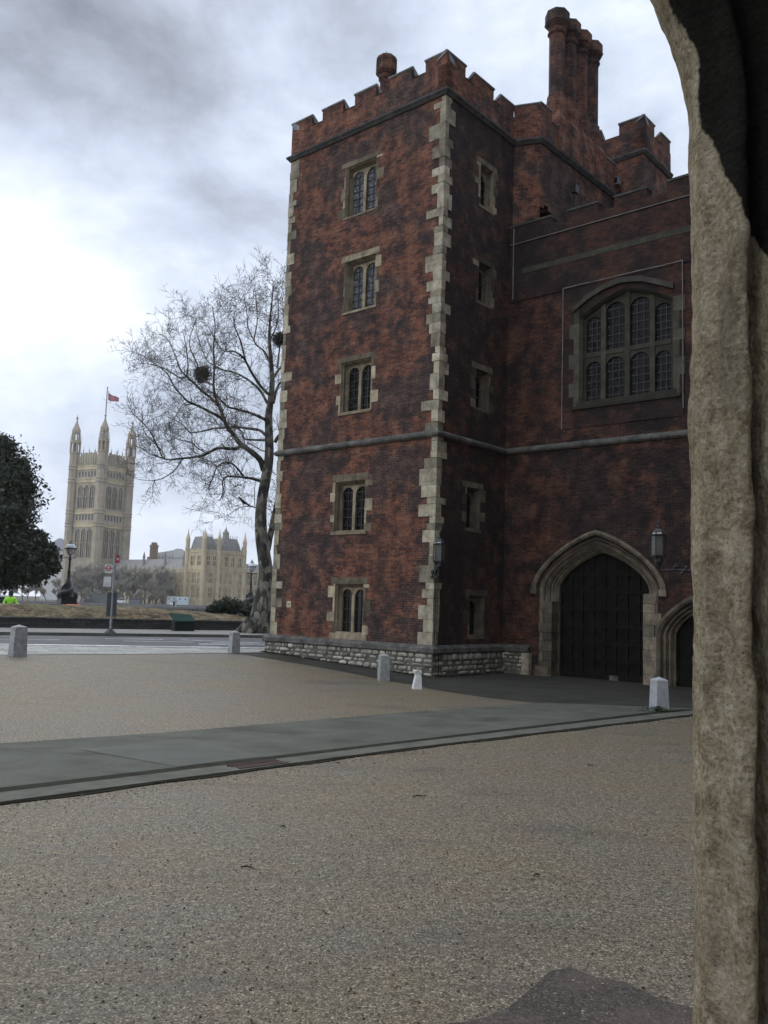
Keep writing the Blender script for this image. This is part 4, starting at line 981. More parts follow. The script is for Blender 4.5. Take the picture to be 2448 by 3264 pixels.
to = bpy.data.objects.new('t', cu); COL.objects.link(to); dg = bpy.context.evaluated_depsgraph_get(); me = bpy.data.meshes.new_from_object(to.evaluated_get(dg)); bpy.data.objects.remove(to)
me.materials.clear(); me.materials.append(wp); whole(me); lt = bpy.data.objects.new('lettering', me); COL.objects.link(lt); lt.parent = fg; lt.location = (-.245, -.034, 2.83); lt.rotation_euler = (pi / 2, 0, 0)
m = MB(); m.box(-.40, -.09, -.018, .018, 2.52, 2.56); m.box(-.40, -.09, -.018, .018, 2.575, 2.61); m.build('route_tile', plain('grey_route_tile', (.2, .2, .19), .6), bs)
m = MB(); m.box(-.42, -.10, -.018, .018, 2.02, 2.46); m.build('notice_panel', wp, bs)
m = MB(); m.box(.055, .20, -.03, .03, 3.08, 3.42); m.build('red_sign', rdm, bs)
m = MB(); m.box(.08, .17, -.036, -.03, 3.2, 3.3); m.build('sign_symbol', wp, bs)
m = MB(); m.box(-.22, .20, -.04, .05, .72, 1.78); m.build('timetable_case', plain('dark_grey_case', (.06, .062, .062), .6), bs)
# grit bin with green lid
gb_ = empty('grit_bin', (-9.9, 44.2, .6), BA, 'dark bin with a sloping green lid standing against the dark wall', 'bin')
m = MB(); m.box(-.5, .5, -.35, .3, 0, .46); m.build('bin_body', plain('dark_bin_plastic', (.015, .02, .018), .6), gb_)
m = MB(); vs = [(-.56, -.42, .44), (.54, -.42, .44), (.56, .34, .74), (-.60, .34, .80), (-.56, -.42, .50), (.54, -.42, .50), (.52, .34, .80), (-.60, .34, .86)]
m.add(vs, ((0, 1, 2, 3), (4, 5, 6, 7), (0, 1, 5, 4), (1, 2, 6, 5), (2, 3, 7, 6), (3, 0, 4, 7))); m.build('lid', plain('green_lid', (.020, .052, .042), .9, .1), gb_)
# ------------------------------------------------------------------ the bare plane tree
def bark():
    q = NT('plane_bark'); o = q.coord(); a = q.vor(q.mapping(o, (3, 3, 1.6)), 1.6); s = q.sep(a); n = q.noise(o, 3, 5, .6)
    hi = q.sep(o)[2]
    c = q.ramp(q.math('ADD', q.math('MULTIPLY', s[0], .5), q.math('MULTIPLY', n, .5)), ((.3, (.035, .032, .027)), (.47, (.075, .068, .056)), (.6, (.14, .13, .105)), (.75, (.24, .23, .18))))
    q.bump(n, .6, .05); return q.out(c, .9)
M['bark'] = bark(); M['twigs'] = plain('winter_twigs', (.07, .06, .05), .9)
TY = 44.6
troot = empty('plane_tree', (-6.2, TY, .55), 0, 'big bare plane tree with a leaning trunk and seed balls beside the tower', 'tree')
TO = Vector((-6.2, TY, .55))
def tz(x, y, dy=0):
    if y < 700: y = 700 - (700 - y) * .74
    return at(400 + x * .40675, 800 + y * .40675, TY + dy) - TO
def sm(pts, rad, n=4):                # Catmull-Rom through the traced points
    P = [pts[0]] + list(pts) + [pts[-1]]; out = []; ro = []
    for i in range(1, len(P) - 2):
        for k in range(n):
            t = k / n; a, b_, c, d = P[i - 1], P[i], P[i + 1], P[i + 2]
            out.append(.5 * ((2 * b_) + (c - a) * t + (2 * a - 5 * b_ + 4 * c - d) * t * t + (3 * b_ - a - 3 * c + d) * t ** 3)); ro.append(rad[i - 1] * (1 - t) + rad[i] * t)
    out.append(P[-2]); ro.append(rad[-1]); return out, ro
rt = random.Random(11)
tr = MB(); lb = MB(); tg = MB()
PXM = .40675 * TY / 2790
T_pts = [(1050, 3000, 128), (1060, 2900, 104), (1078, 2760, 84), (1098, 2620, 68), (1100, 2500, 60), (1085, 2380, 56), (1068, 2260, 54), (1060, 2100, 50), (1070, 1950, 46), (1100, 1780, 44), (1125, 1620, 40), (1125, 1450, 36), (1122, 1300, 32),
         (1140, 1150, 27), (1150, 1030, 22), (1142, 880, 18), (1128, 700, 14), (1132, 500, 10), (1148, 280, 6), (1165, 110, 3)]
p_, r_ = sm([tz(x, y, 0) for x, y, _ in T_pts], [w * PXM * .92 for _, _, w in T_pts]); tr.tube(p_, r_, 14)
for k in range(6):                     # root flare
    a = k * 1.05 + .3; tr.tube([Vector((cos(a) * .35, sin(a) * .35, .7)), Vector((cos(a) * .75, sin(a) * .7, .15)), Vector((cos(a) * 1.25, sin(a) * 1.1, -.1))], [.3, .26, .1], 8)
allp = [(p_[40:], r_[40:])]
LIMBS = [
 ([(1085, 1720), (1060, 1645), (1000, 1585), (940, 1540), (890, 1500), (850, 1440), (800, 1385), (768, 1310), (740, 1230), (705, 1140), (690, 1050), (695, 900), (690, 750), (702, 550), (680, 340)], 26, 3, -1.5),
 ([(820, 1400), (750, 1310), (640, 1250), (560, 1210), (490, 1180), (440, 1130), (380, 1060), (330, 965), (240, 890), (120, 810)], 14, 2.5, -2.5),
 ([(745, 1235), (680, 1160), (600, 1100), (540, 1040), (480, 985), (430, 930), (390, 820), (335, 700), (265, 630)], 12, 2.5, -.5),
 ([(480, 985), (490, 880), (472, 740), (450, 600)], 8, 2, .3), ([(480, 985), (420, 990), (300, 920), (180, 885), (90, 880)], 6, 2, -3),
 ([(690, 1050), (640, 1030), (600, 985), (560, 880), (500, 720), (555, 480)], 9, 2.5, .8),
 ([(900, 1530), (860, 1550), (800, 1548), (720, 1545), (640, 1588), (560, 1612), (450, 1625), (310, 1632), (270, 1570), (190, 1410), (80, 1290)], 15, 3, -3),
 ([(310, 1632), (220, 1600), (90, 1530)], 5, 2, -3.2), ([(310, 1630), (280, 1560), (150, 1420), (130, 1280)], 5, 2, -3),
 ([(1105, 1450), (1050, 1405), (950, 1390), (870, 1378), (800, 1385), (700, 1390), (600, 1412), (510, 1422), (440, 1355), (330, 1300)], 13, 3, 1.8),
 ([(1120, 1482), (1000, 1480), (930, 1470), (915, 1420), (860, 1378), (790, 1340)], 10, 4, 2.4),
 ([(1080, 1812), (1000, 1785), (930, 1775), (870, 1768), (800, 1768), (760, 1800), (765, 1880), (740, 1960)], 13, 3, -2),
 ([(930, 1775), (890, 1720), (840, 1670), (780, 1658), (720, 1690), (680, 1790), (650, 1860)], 9, 3, -2.4),
 ([(1115, 1335), (1050, 1300), (980, 1270), (880, 1242), (800, 1220), (745, 1165), (700, 1120), (600, 1100)], 13, 4, -1),
 ([(1110, 1190), (1060, 1100), (1000, 1040), (930, 990), (850, 952), (760, 930), (690, 895), (630, 845), (560, 640)], 12, 3, 2),
 ([(1120, 1120), (1060, 1060), (990, 955), (940, 860), (900, 815), (840, 785), (760, 778), (680, 640)], 13, 3, -2),
 ([(940, 860), (900, 700), (850, 520), (868, 300)], 8, 2, -1.4), ([(1140, 890), (1090, 790), (1010, 710), (1032, 500), (1018, 180)], 10, 2.5, 1),
 ([(1010, 710), (960, 560), (950, 400), (930, 230)], 6, 2, 2), ([(1150, 1010), (1200, 930), (1240, 890), (1280, 780)], 12, 5, 0),
 ([(1190, 920), (1215, 700), (1240, 540), (1230, 250)], 8, 2, -.6), ([(1160, 1190), (1190, 1070), (1240, 1000), (1330, 900)], 13, 7, 1), ([(1170, 1500), (1210, 1440), (1300, 1380)], 15, 9, 0),
 ([(1030, 2020), (1010, 2010), (960, 1990), (890, 1950), (800, 1890)], 5, 2, -.4), ([(1015, 2005), (1010, 1900), (1020, 1780)], 4, 2, .3), ([(1000, 2000), (900, 2010), (790, 2080)], 4, 1.6, -1),
 ([(1090, 2420), (1110, 2330), (1138, 2220), (1165, 2060), (1210, 1900), (1290, 1720)], 34, 14, 1.6),
 ([(1130, 1580), (1060, 1560), (1010, 1530), (950, 1500)], 7, 3, 2), ([(1130, 700), (1180, 560), (1200, 400), (1190, 200)], 7, 2, .5),
 ([(640, 1588), (560, 1540), (520, 1500), (420, 1480), (300, 1420)], 6, 2, -1.5), ([(450, 1625), (400, 1700), (330, 1760), (230, 1800), (100, 1790)], 6, 2, -2), ([(560, 1612), (640, 1640), (700, 1680), (780, 1830), (760, 1950)], 5, 2, -2.6),
]
for pts, w0, w1, dy in LIMBS:
    n = len(pts); q3 = [tz(x, y, dy * min(1, i / max(1, n - 1) * 1.6)) for i, (x, y) in enumerate(pts)]
    rad = [(w0 + (w1 - w0) * i / (n - 1)) * PXM for i in range(n)]
    p2, r2 = sm(q3, rad); 
    r2 = [r * rt.uniform(.92, 1.08) for r in r2]
    lb.tube(p2, r2, 7); allp.append((p2, r2))
def grow(p, d, L, r, lvl):
    n = max(2, int(L / .28)) if lvl < 3 else 2; pts = [p]; dd = d.copy()
    droop = -.13 if lvl >= 2 and rt.random() < (.6 if p.z < 8.5 else .22) else .12
    for i in range(n):
        dd = (dd + Vector((rt.uniform(-.3, .3), rt.uniform(-.3, .3), rt.uniform(-.22, .22) + droop))).normalized(); pts.append(pts[-1] + dd * (L / n))
    tg.tube(pts, [max(.006, r * (1 - .75 * i / n)) for i in range(n + 1)], 4 if lvl == 1 else 3, cap=False)
    if lvl < 4:
        k = {1: int(L / .22), 2: int(L / .2), 3: int(L / .17)}[lvl]
        for i in range(k):
            t = rt.uniform(.15, 1); j = min(n - 1, int(t * n)); q_ = pts[j].lerp(pts[j + 1], t * n - j); ax = (pts[j + 1] - pts[j]).normalized()
            side = ax.cross(Vector((rt.uniform(-1, 1), rt.uniform(-1, 1), rt.uniform(-1, 1)))).normalized()
            nd = (ax * rt.uniform(.4, .9) + side * rt.uniform(.6, 1.0) + Vector((0, 0, .12))).normalized()
            grow(q_, nd, {1: rt.uniform(.45, 1.3), 2: rt.uniform(.25, .65), 3: rt.uniform(.12, .3)}[lvl], max(.006, r * .5), lvl + 1)
    elif rt.random() < .05:            # hanging seed ball
        e_ = pts[-1]; z = e_.z - rt.uniform(.05, .12); tg.lathe(e_.x, e_.y, [(0, z - .028), (.026, z), (0, z + .028)], 5)
for p2, r2 in allp:
    acc_ = 0
    for i in range(1, len(p2)):
        seg = (p2[i] - p2[i - 1]).length; acc_ += seg; t = i / len(p2)
        if r2[i] > .22: continue
        step = .27 if t > .35 else .5
        while acc_ > step:
            acc_ -= step; ax = (p2[i] - p2[i - 1]).normalized()
            side = ax.cross(Vector((rt.uniform(-1, 1), rt.uniform(-1, 1), rt.uniform(-1, 1)))).normalized()
            nd = (ax * rt.uniform(.3, .9) + side + Vector((0, 0, rt.uniform(-.2, .5)))).normalized()
            if t < .3 and rt.random() < .55: continue
            grow(p2[i], nd, rt.uniform(.6, 1.6) * (1 if t > .3 else .7), max(.011, min(.024, r2[i] * .4)), 1 if rt.random() < .62 else 2)
tr.build('trunk', M['bark'], troot, True); lb.build('limbs', M['bark'], troot, True); tg.build('crown', M['twigs'], troot)
print('plane twigs faces', len(tg.f))
def nest(x, y, dy, w, h, label):
    c = tz(x, y, dy) + TO; m = MB(); r = random.Random(int(x))
    for i in range(330):
        a, bq = r.uniform(0, 2 * pi), r.uniform(-1, 1); p = Vector((cos(a) * sqrt(1 - bq * bq) * w, sin(a) * sqrt(1 - bq * bq) * w, bq * h)) * r.uniform(.6, 1)
        d = Vector((r.uniform(-1, 1), r.uniform(-1, 1), r.uniform(-.6, .6))).normalized() * r.uniform(.12, .26); m.tube([p - d, p + d], .012, 3)
    vs = [(0, 0, -h)]; m.lathe(0, 0, [(0, -h * .8), (w * .5, -h * .55), (w * .62, 0), (w * .45, h * .4), (0, h * .25)], 9)
    o = m.build('birds_nest', M['twigs']); o.location = c; tag(o, label, 'nest', 'nests in the bare tree')
nest(606, 966, .7, .5, .48, 'round dark nest high in the left of the bare tree')
nest(1212, 688, -.6, .38, .36, 'small dark nest near the tower edge in the bare tree')
c = tz(922, 1972, -.35) + TO
bd_ = empty('bird', c, 2.8, 'dark crow perched on a thin low branch left of the trunk', 'bird')
m = MB(); prof = [(-.34, .02, -.10), (-.2, .05, -.06), (-.08, .095, .0), (.04, .105, .07), (.12, .08, .15), (.17, .062, .21), (.22, .058, .25), (.27, .03, .25), (.33, .006, .235)]
n_ = 8
for x, r, z in prof: m.v += [(x, r * cos(2 * pi * k / n_) * .8, z + r * sin(2 * pi * k / n_)) for k in range(n_)]
for i in range(len(prof) - 1): m.f += [(i * n_ + k, i * n_ + (k + 1) % n_, i * n_ + n_ + (k + 1) % n_, i * n_ + n_ + k) for k in range(n_)]
m.t = [1] * len(m.f); m.tube([(.0, .03, -.02), (.02, .03, -.14)], .01, 4); m.tube([(.0, -.03, -.02), (.02, -.03, -.14)], .01, 4)
m.build('body', plain('black_feathers', (.012, .012, .014), .6), bd_, True)

# ------------------------------------------------------------------ dark evergreen
M['evergreen'] = leaf_mat('evergreen_leaf', (.034, .043, .024))
er = empty('evergreen_tree', (-27.2, 56, .5), 0, 'dense dark evergreen tree at the left edge in front of the palace', 'tree')
re_ = random.Random(5); EO = Vector((-27.2, 56, .5)); lf = MB(); core = MB()
cl = [(-60, 1560, 190, 1.2), (-20, 1470, 90, .5), (20, 1540, 75, -.4), (70, 1520, 38, 0), (30, 1640, 85, -.8), (-60, 1720, 150, 0), (20, 1760, 100, -.5), (85, 1760, 75, 0), (130, 1790, 62, .3), (100, 1820, 60, -.5), (165, 1800, 30, 0), (150, 1760, 36, .2), (20, 1830, 60, 0), (-60, 1820, 80, 0),
      (0, 1425, 45, 0), (60, 1590, 60, .4), (95, 1555, 22, 0), (70, 1480, 24, .2), (115, 1720, 34, .2), (130, 1735, 24, 0), (60, 1700, 48, 0)]
for px, py, rp, dy in cl:
    c = at(px, py, 56 + dy) - EO; r = rp * 56 / 2790
    nn_ = int(1500 * (r / 1.5) ** 1.7) + 200
    for i in range(nn_):
        d = Vector((re_.gauss(0, 1), re_.gauss(0, 1), re_.gauss(0, 1))).normalized(); k = 1 + .28 * mnoise.noise(d * 2.1 + c * .7) + .16 * mnoise.noise(d * 6 + c)
        p = c + d * (r * k * re_.uniform(.62, 1.03)); s = re_.choice((.05, .08, .11, .15, .2))
        u = Vector((re_.gauss(0, 1), re_.gauss(0, 1), re_.gauss(0, 1))).normalized(); v = u.cross(d); v = v.normalized() if v.length > .1 else Vector((1, 0, 0))
        t = re_.choice((.4, .6, .8, 1.0, 1.3, 1.9)); lf.quad(p - u * s, p + v * s * .5, p + u * s, p - v * s * .5, t)
    o_ = len(core.v); core.lathe(c.x, c.y, [(0, c.z - r * .72), (r * .5, c.z - r * .52), (r * .7, c.z), (r * .5, c.z + r * .52), (0, c.z + r * .72)], 9, 0, .25)
tk = MB(); tk.tube([(.3, 0, -.2), (.2, 0, 3), (0, 0, 6), (-.2, 0, 10)], [.5, .42, .34, .12], 10)
for px, py, rp, dy in cl[4:12]: c = at(px, py, 56 + dy) - EO; tk.tube([(.1, 0, max(1.2, c.z - 2.5)), (c.x * .5, c.y * .5, c.z - .9), c], [.16, .12, .05], 6)
tk.build('trunk', M['bark'], er, True); lf.build('crown', M['evergreen'], er); cr_ = core.build('inner_foliage', M['evergreen'], er)
# hedge and spiky shrub by the second lamp
M['hedge'] = leaf_mat('hedge_leaf', (.030, .042, .022))
hr = empty('hedge', (0, 0, 0), 0, 'low dark green bushes on the top of the brown bank near the leaning trunk', 'hedge'); hm = MB()
p0 = at(700, 1935, 50); hr.location = p0
for px, py, rp in ((672, 1944, 15), (695, 1936, 22), (722, 1928, 24), (750, 1932, 24), (776, 1940, 24), (800, 1952, 26), (735, 1940, 22)):
    c = at(px, py, 50) - p0; r = rp * 50 / 2790
    hm.lathe(c.x, c.y, [(0, c.z - r * .8), (r * .7, c.z - r * .4), (r * .8, c.z), (r * .5, c.z + r * .5), (0, c.z + r * .75)], 9, 0, .3)
    for i in range(420):
        d = Vector((re_.gauss(0, 1), re_.gauss(0, 1), re_.gauss(0, 1))).normalized(); p = c + d * r * re_.uniform(.8, 1.1) * (1 + .2 * mnoise.noise(d * 3 + c)); s = re_.uniform(.04, .09); u = Vector((re_.gauss(0, 1), re_.gauss(0, 1), re_.gauss(0, 1))).normalized(); v = u.cross(d)
        v = v.normalized() if v.length > .1 else Vector((1, 0, 0)); hm.quad(p - u * s, p + v * s * .6, p + u * s, p - v * s * .6, re_.choice((.5, .8, 1, 1.4)))
hm.build('foliage', M['hedge'], hr)
sr = at(792, 1950, 49.3); sm_ = MB()
for i in range(90):
    a = re_.uniform(0, 2 * pi); el = re_.uniform(.1, 1.3); L = re_.uniform(.45, .85); d = Vector((cos(a) * cos(el), sin(a) * cos(el), sin(el))); s_ = d.cross(Vector((0, 0, 1))).normalized() * .03; mid = d * L * .6; tip = d * L + Vector((0, 0, -.12))
    for sx_, sz in ((.0, 0),): sm_.add([-s_, s_, mid + s_, mid - s_, tip], ((0, 1, 2, 3), (3, 2, 4)), re_.choice((.8, 1.2, 2.2, 3.2)))
sh = sm_.build('spiky_shrub', leaf_mat('pale_sword_leaf', (.055, .065, .045))); sh.location = sr; tag(sh, 'spiky pale-leaved shrub at the foot of the lamp by the leaning trunk', 'shrub')

# ------------------------------------------------------------------ person in a hi-vis jacket
M['hivis'] = plain('hi_vis_green', (.36, .95, .05), .6); M['dkcloth'] = plain('dark_cloth', (.018, .02, .028), .85); M['skin'] = plain('skin', (.38, .23, .17), .6)
pp_ = at(33, 1918, 46.3); PZ = .5
pr_ = empty('person', (pp_.x, pp_.y, PZ), radians(200), 'person in a bright yellow-green jacket and dark hat behind the brown bank', 'person')
def skinned(name, joints, edges, mat, parent, sub=2):
    me = bpy.data.meshes.new(name); me.from_pydata([j[:3] for j in joints], edges, []); o = bpy.data.objects.new(name, me); COL.objects.link(o)
    sk = o.modifiers.new('s', 'SKIN'); ss = o.modifiers.new('d', 'SUBSURF'); ss.levels = ss.render_levels = sub
    for v, j in zip(me.skin_vertices[0].data, joints): v.radius = (j[3], j[4] if len(j) > 4 else j[3])
    me.skin_vertices[0].data[0].use_root = True
    dg = bpy.context.evaluated_depsgraph_get(); m2 = bpy.data.meshes.new_from_object(o.evaluated_get(dg)); bpy.data.objects.remove(o)
    m2.materials.clear(); m2.materials.append(mat); whole(m2); m2.polygons.foreach_set('use_smooth', [True] * len(m2.polygons))
    o2 = bpy.data.objects.new(name, m2); COL.objects.link(o2); o2.parent = parent; return o2
J = [(0, 0, .95, .15, .11), (0, 0, 1.15, .14, .1), (0, 0, 1.38, .17, .11), (0, 0, 1.5, .06), (0, .02, 1.62, .085, .1), (0, .02, 1.72, .07),
     (.2, 0, 1.42, .06), (.3, .05, 1.15, .045), (.24, .22, 1.0, .035), (.22, .29, .97, .03), (-.2, 0, 1.42, .06), (-.31, .03, 1.15, .045), (-.27, .2, .98, .035), (-.25, .27, .95, .03),
     (.1, 0, .9, .085), (.11, .02, .5, .06), (.11, 0, .1, .045), (.11, .14, .04, .04), (-.1, 0, .9, .085), (-.12, .0, .5, .06), (-.13, -.03, .1, .045), (-.13, .1, .04, .04)]
E_ = [(0, 1), (1, 2), (2, 3), (3, 4), (4, 5), (2, 6), (6, 7), (7, 8), (8, 9), (2, 10), (10, 11), (11, 12), (12, 13), (0, 14), (14, 15), (15, 16), (16, 17), (0, 18), (18, 19), (19, 20), (20, 21)]
skinned('body', J, E_, M['skin'], pr_)
skinned('jacket', [(0, 0, .86, .18, .14), (0, 0, 1.15, .175, .135), (0, 0, 1.38, .2, .145), (0, .0, 1.47, .11), (.21, 0, 1.42, .085), (.31, .05, 1.15, .07), (.25, .2, 1.02, .055), (-.21, 0, 1.42, .085), (-.32, .03, 1.15, .07), (-.28, .18, 1.0, .055)], [(0, 1), (1, 2), (2, 3), (2, 4), (4, 5), (5, 6), (2, 7), (7, 8), (8, 9)], M['hivis'], pr_)
skinned('trousers', [(0, 0, .92, .165, .125), (.1, 0, .86, .1), (.11, .02, .5, .08), (.11, 0, .12, .065), (-.1, 0, .86, .1), (-.12, 0, .5, .08), (-.13, -.03, .12, .065)], [(0, 1), (1, 2), (2, 3), (0, 4), (4, 5), (5, 6)], M['dkcloth'], pr_)
m = MB(); m.lathe(0, .02, [(.115, 1.64), (.12, 1.70), (.11, 1.77), (.07, 1.82), (0, 1.835)], 14); m.lathe(0, .02, [(.112, 1.56), (.118, 1.64)], 14); m.build('hat', M['dkcloth'], pr_, True)

# ------------------------------------------------------------------ vehicles beyond the bank
M['tyre'] = plain('tyre_rubber', (.015, .015, .015), .8); M['carglass'] = plain('car_glass', (.02, .025, .03), .1, .6); M['rim'] = plain('wheel_rim', (.3, .3, .31), .4)
def vehicle(name, loc, rz, body, label, cat, L=4.4, Wd=1.8, H=1.5, van=False, group='vehicles parked beyond the bank'):
    r = empty(name, loc, rz, label, cat, group)
    m = MB()
    sec = ([(-L / 2, .35, .9, .86), (-L / 2 + .1, .3, 1.0, .95), (-L * .3, .28, 1.0, 1), (L * .18, .28, .98, 1), (L * .42, .3, .86, .96), (L / 2, .36, .62, .84)])
    top = H * .62
    for x, z0, zk, wk in sec:
        w = Wd / 2 * wk; zt = top * zk if not van else top * max(zk, .9)
        m.v += [(x, -w, z0), (x, -w, zt * .8), (x, -w * .93, zt), (x, w * .93, zt), (x, w, zt * .8), (x, w, z0)]
    for i in range(len(sec) - 1): m.f += [(i * 6 + k, i * 6 + (k + 1) % 6, i * 6 + 6 + (k + 1) % 6, i * 6 + 6 + k) for k in range(6)]
    m.f += [tuple(range(6)), tuple(range(len(m.v) - 6, len(m.v)))]; m.t = [1] * len(m.f)
    m.build('body', body, r)
    a = (-L * .47, -L * .40, L * .16, L * .32) if not van else (-L * .49, -L * .48, L * .30, L * .42)
    m = MB(); w0, w1 = Wd * .46, Wd * .39; zt = H
    m.add([(a[0], -w0, top), (a[3], -w0, top * .97), (a[3], w0, top * .97), (a[0], w0, top), (a[1], -w1, zt - .07), (a[2], -w1, zt - .07), (a[2], w1, zt - .07), (a[1], w1, zt - .07)], ((0, 1, 5, 4), (1, 2, 6, 5), (2, 3, 7, 6), (3, 0, 4, 7))); m.build('windows', M['carglass'], r)
    m = MB(); m.box(a[1] - .03, a[2] + .03, -w1 - .02, w1 + .02, zt - .075, zt); 
    for x0, x1 in ((a[0], a[1]), (a[3], a[2]), ((a[0] + a[3]) / 2, (a[1] + a[2]) / 2)):
        for s_ in (-1, 1): m.tube([(x0, s_ * (w0 + .005), top), (x1, s_ * (w1 + .01), zt - .06)], .035, 4)
    m.build('roof', body, r)
    for sx_ in (-L * .31, L * .31):
        for s_ in (-1, 1):
            m = MB(); m.tube([(sx_, s_ * (Wd / 2 - .2), .32), (sx_, s_ * (Wd / 2 + .005), .32)], .32, 16); wh = m.build('wheel', M['tyre'], r); m = MB(); m.tube([(sx_, s_ * (Wd / 2), .32), (sx_, s_ * (Wd / 2 + .015), .32)], .19, 12); m.build('rim', M['rim'], wh)
    for s_ in (-1, 1): m = MB(); m.box(L / 2 - .06, L / 2 + .01, s_ * Wd * .36 - .14, s_ * Wd * .36 + .14, .58, .72); m.build('headlight', M['lamp_pale'], r)
    return r
white = plain('white_car_paint', (.68, .69, .69), .3, .5, .05); dkp = plain('dark_car_paint', (.02, .022, .026), .3, .5, .1)
p = at(-12, 1925, 49); vehicle('parked_car', (p.x - .1, p.y, .5), radians(25), white, 'white car with dark windows at the left edge behind the person in yellow-green', 'car', H=1.55)
# red and white barrier laid by the first lamp
p = at(233, 1927, 57); br_ = empty('safety_barrier', (p.x, p.y, p.z - .1), .3, 'flat orange-red plastic barrier lying at the foot of the left embankment lamp', 'barrier')
m = MB(); m.box(-.42, .42, -.25, .25, -.5, .10, 1, .02); m.build('panel', plain('orange_red_plastic', (.75, .11, .06), .5), br_); m = MB(); m.box(-.55, .55, -.3, .3, -1.2, -.5); m.build('base', M['granite'], br_)
# ------------------------------------------------------------------ the palace across the river
M['pstone'] = stone_mat('palace_limestone', (.46, .365, .22), (.60, .495, .32), (.70, .60, .42), .35, .25, bump=.1)
M['pstone2'] = stone_mat('palace_tower_stone', (.33, .275, .20), (.43, .365, .27), (.52, .45, .35), .35, .25, bump=.1)
M['pdark'] = plain('palace_window_shade', (.085, .08, .075), .4, .4, .15, 1); M['slate'] = plain('palace_roof_slate', (.25, .24, .225), .7, .3, .2, 1)
FG = -1.8
def oct_spire(m, x, y, r, z0, z1, z2, z3, n=8):   # shaft, lantern band, ogee cap and finial
    m.lathe(x, y, [(r, z0), (r, z1 - .6), (r * 1.12, z1 - .4), (r * 1.12, z1), (r * .92, z1), (r * .92, z2), (r * 1.08, z2 + .05 * r), (r * 1.02, z2 + .35 * r), (r * .62, z2 + (z3 - z2) * .35), (r * .28, z2 + (z3 - z2) * .6), (r * .12, z2 + (z3 - z2) * .8), (r * .2, z2 + (z3 - z2) * .86), (r * .06, z2 + (z3 - z2) * .92), (0, z3)], n, .5)
def pwin(T, u0, u1, z0, z1, arch, parent, mat, d=-.02, mul=1, stone=None):
    m = MB(); w = (u1 - u0) / 2
    zs = z1 - (w * 1.1 if arch else 0)
    pts = [(u0, z0), (u1, z0), (u1, zs)] + ([((u0 + u1) / 2 + w * cos(t), zs + (z1 - zs) * sin(t)) for t in (pi * .2, pi * .38, pi * .5, pi * .62, pi * .8)] if arch else []) + [(u0, zs)]
    m.add([T(u, d, z) for u, z in pts], (tuple(range(len(pts))),)); f = m.build('window', mat, parent)
    if stone:
        s = MB()
        for i in range(mul): u = u0 + (u1 - u0) * (i + 1) / (mul + 1); s.box(u - .16, u + .16, d - .25, d, z0, z1 - (w * .3 if arch else 0), 1, 0, T)
        for u in (u0 - .28, u1): s.box(u, u + .28, d - .45, d + .02, z0, zs + .2, 1.05, 0, T)
        if z1 - z0 > 3: s.box(u0, u1, d - .22, d, (z0 + z1) / 2 - .2, (z0 + z1) / 2 + .2, 1, 0, T)
        s.build('mullion', stone, f)
# great square tower
vx = at(312, 1700, 480); vt = empty('palace_tower', (vx.x, vx.y, FG), radians(63.0), 'huge pale square gothic tower with four spired corner turrets, in the distance', 'tower')
hs = 10.4; m = MB(); st2 = M['pstone2']
H0 = -FG
def VZ(z): return z + H0
m.box(-hs, hs, -hs, hs, 0, VZ(76.5)); m.build('walls', st2, vt)
sides = [lambda u, d, z: (u, -hs + d, z), lambda u, d, z: (hs - d, u, z), lambda u, d, z: (-u, hs - d, z), lambda u, d, z: (-hs + d, -u, z)]
m = MB()
for zc_ in (71.7, 64.6, 47.4, 40.4):
    m = MB(); m.box(-hs - .35, hs + .35, -hs - .35, hs + .35, VZ(zc_) - .25, VZ(zc_) + .25); m.box(-hs - .12, hs + .12, -hs - .12, hs + .12, VZ(zc_ - 1.5), VZ(zc_) - .249); m.box(-hs - .35, hs + .35, -hs - .35, hs + .35, VZ(zc_ - 1.75) - .25, VZ(zc_ - 1.75) + .25)
    m.build('string_course', M['pstone'], vt)
for si, T in enumerate(sides[:1] + sides[3:]):
    for k in (-1, 0, 1):
        pwin(T, k * 4.3 - 1.35, k * 4.3 + 1.35, VZ(48.8), VZ(61.2), True, vt, M['pdark'], -.05, 1, st2)
        pwin(T, k * 4.3 - 1.3, k * 4.3 + 1.3, VZ(22), VZ(37.6), True, vt, M['pdark'], -.05, 1, st2)
    for k in range(6):
        pwin(T, -6.3 + k * 2.25, -5.1 + k * 2.25, VZ(65.9), VZ(68.7), False, vt, M['pdark'], -.05)
        pwin(T, -6.3 + k * 2.25, -5.1 + k * 2.25, VZ(42.2), VZ(45.1), False, vt, M['pdark'], -.05)
m = MB()
for T in sides:                       # pierced crown: blind arcade and stepped pinnacled parapet
    for k in range(9):
        u = -7.2 + k * 1.8; m.box(u - .28, u + .28, -.35, .3, VZ(72.2), VZ(77.8 + (1.4 if k % 2 else 0)), .9, 0, T)
    m.box(-7.6, 7.6, -.1, .5, VZ(76.3), VZ(77.2), 1, 0, T); m.box(-4.2, 4.2, -.12, .5, VZ(77.2), VZ(78.8), .95, 0, T)
    for k in (-4.2, 0, 4.2): m.lathe(*T(k, .2, 0)[:2], [(.45, VZ(77)), (.4, VZ(80)), (.12, VZ(81)), (0, VZ(83.4))], 4)
m.build('parapet', st2, vt)
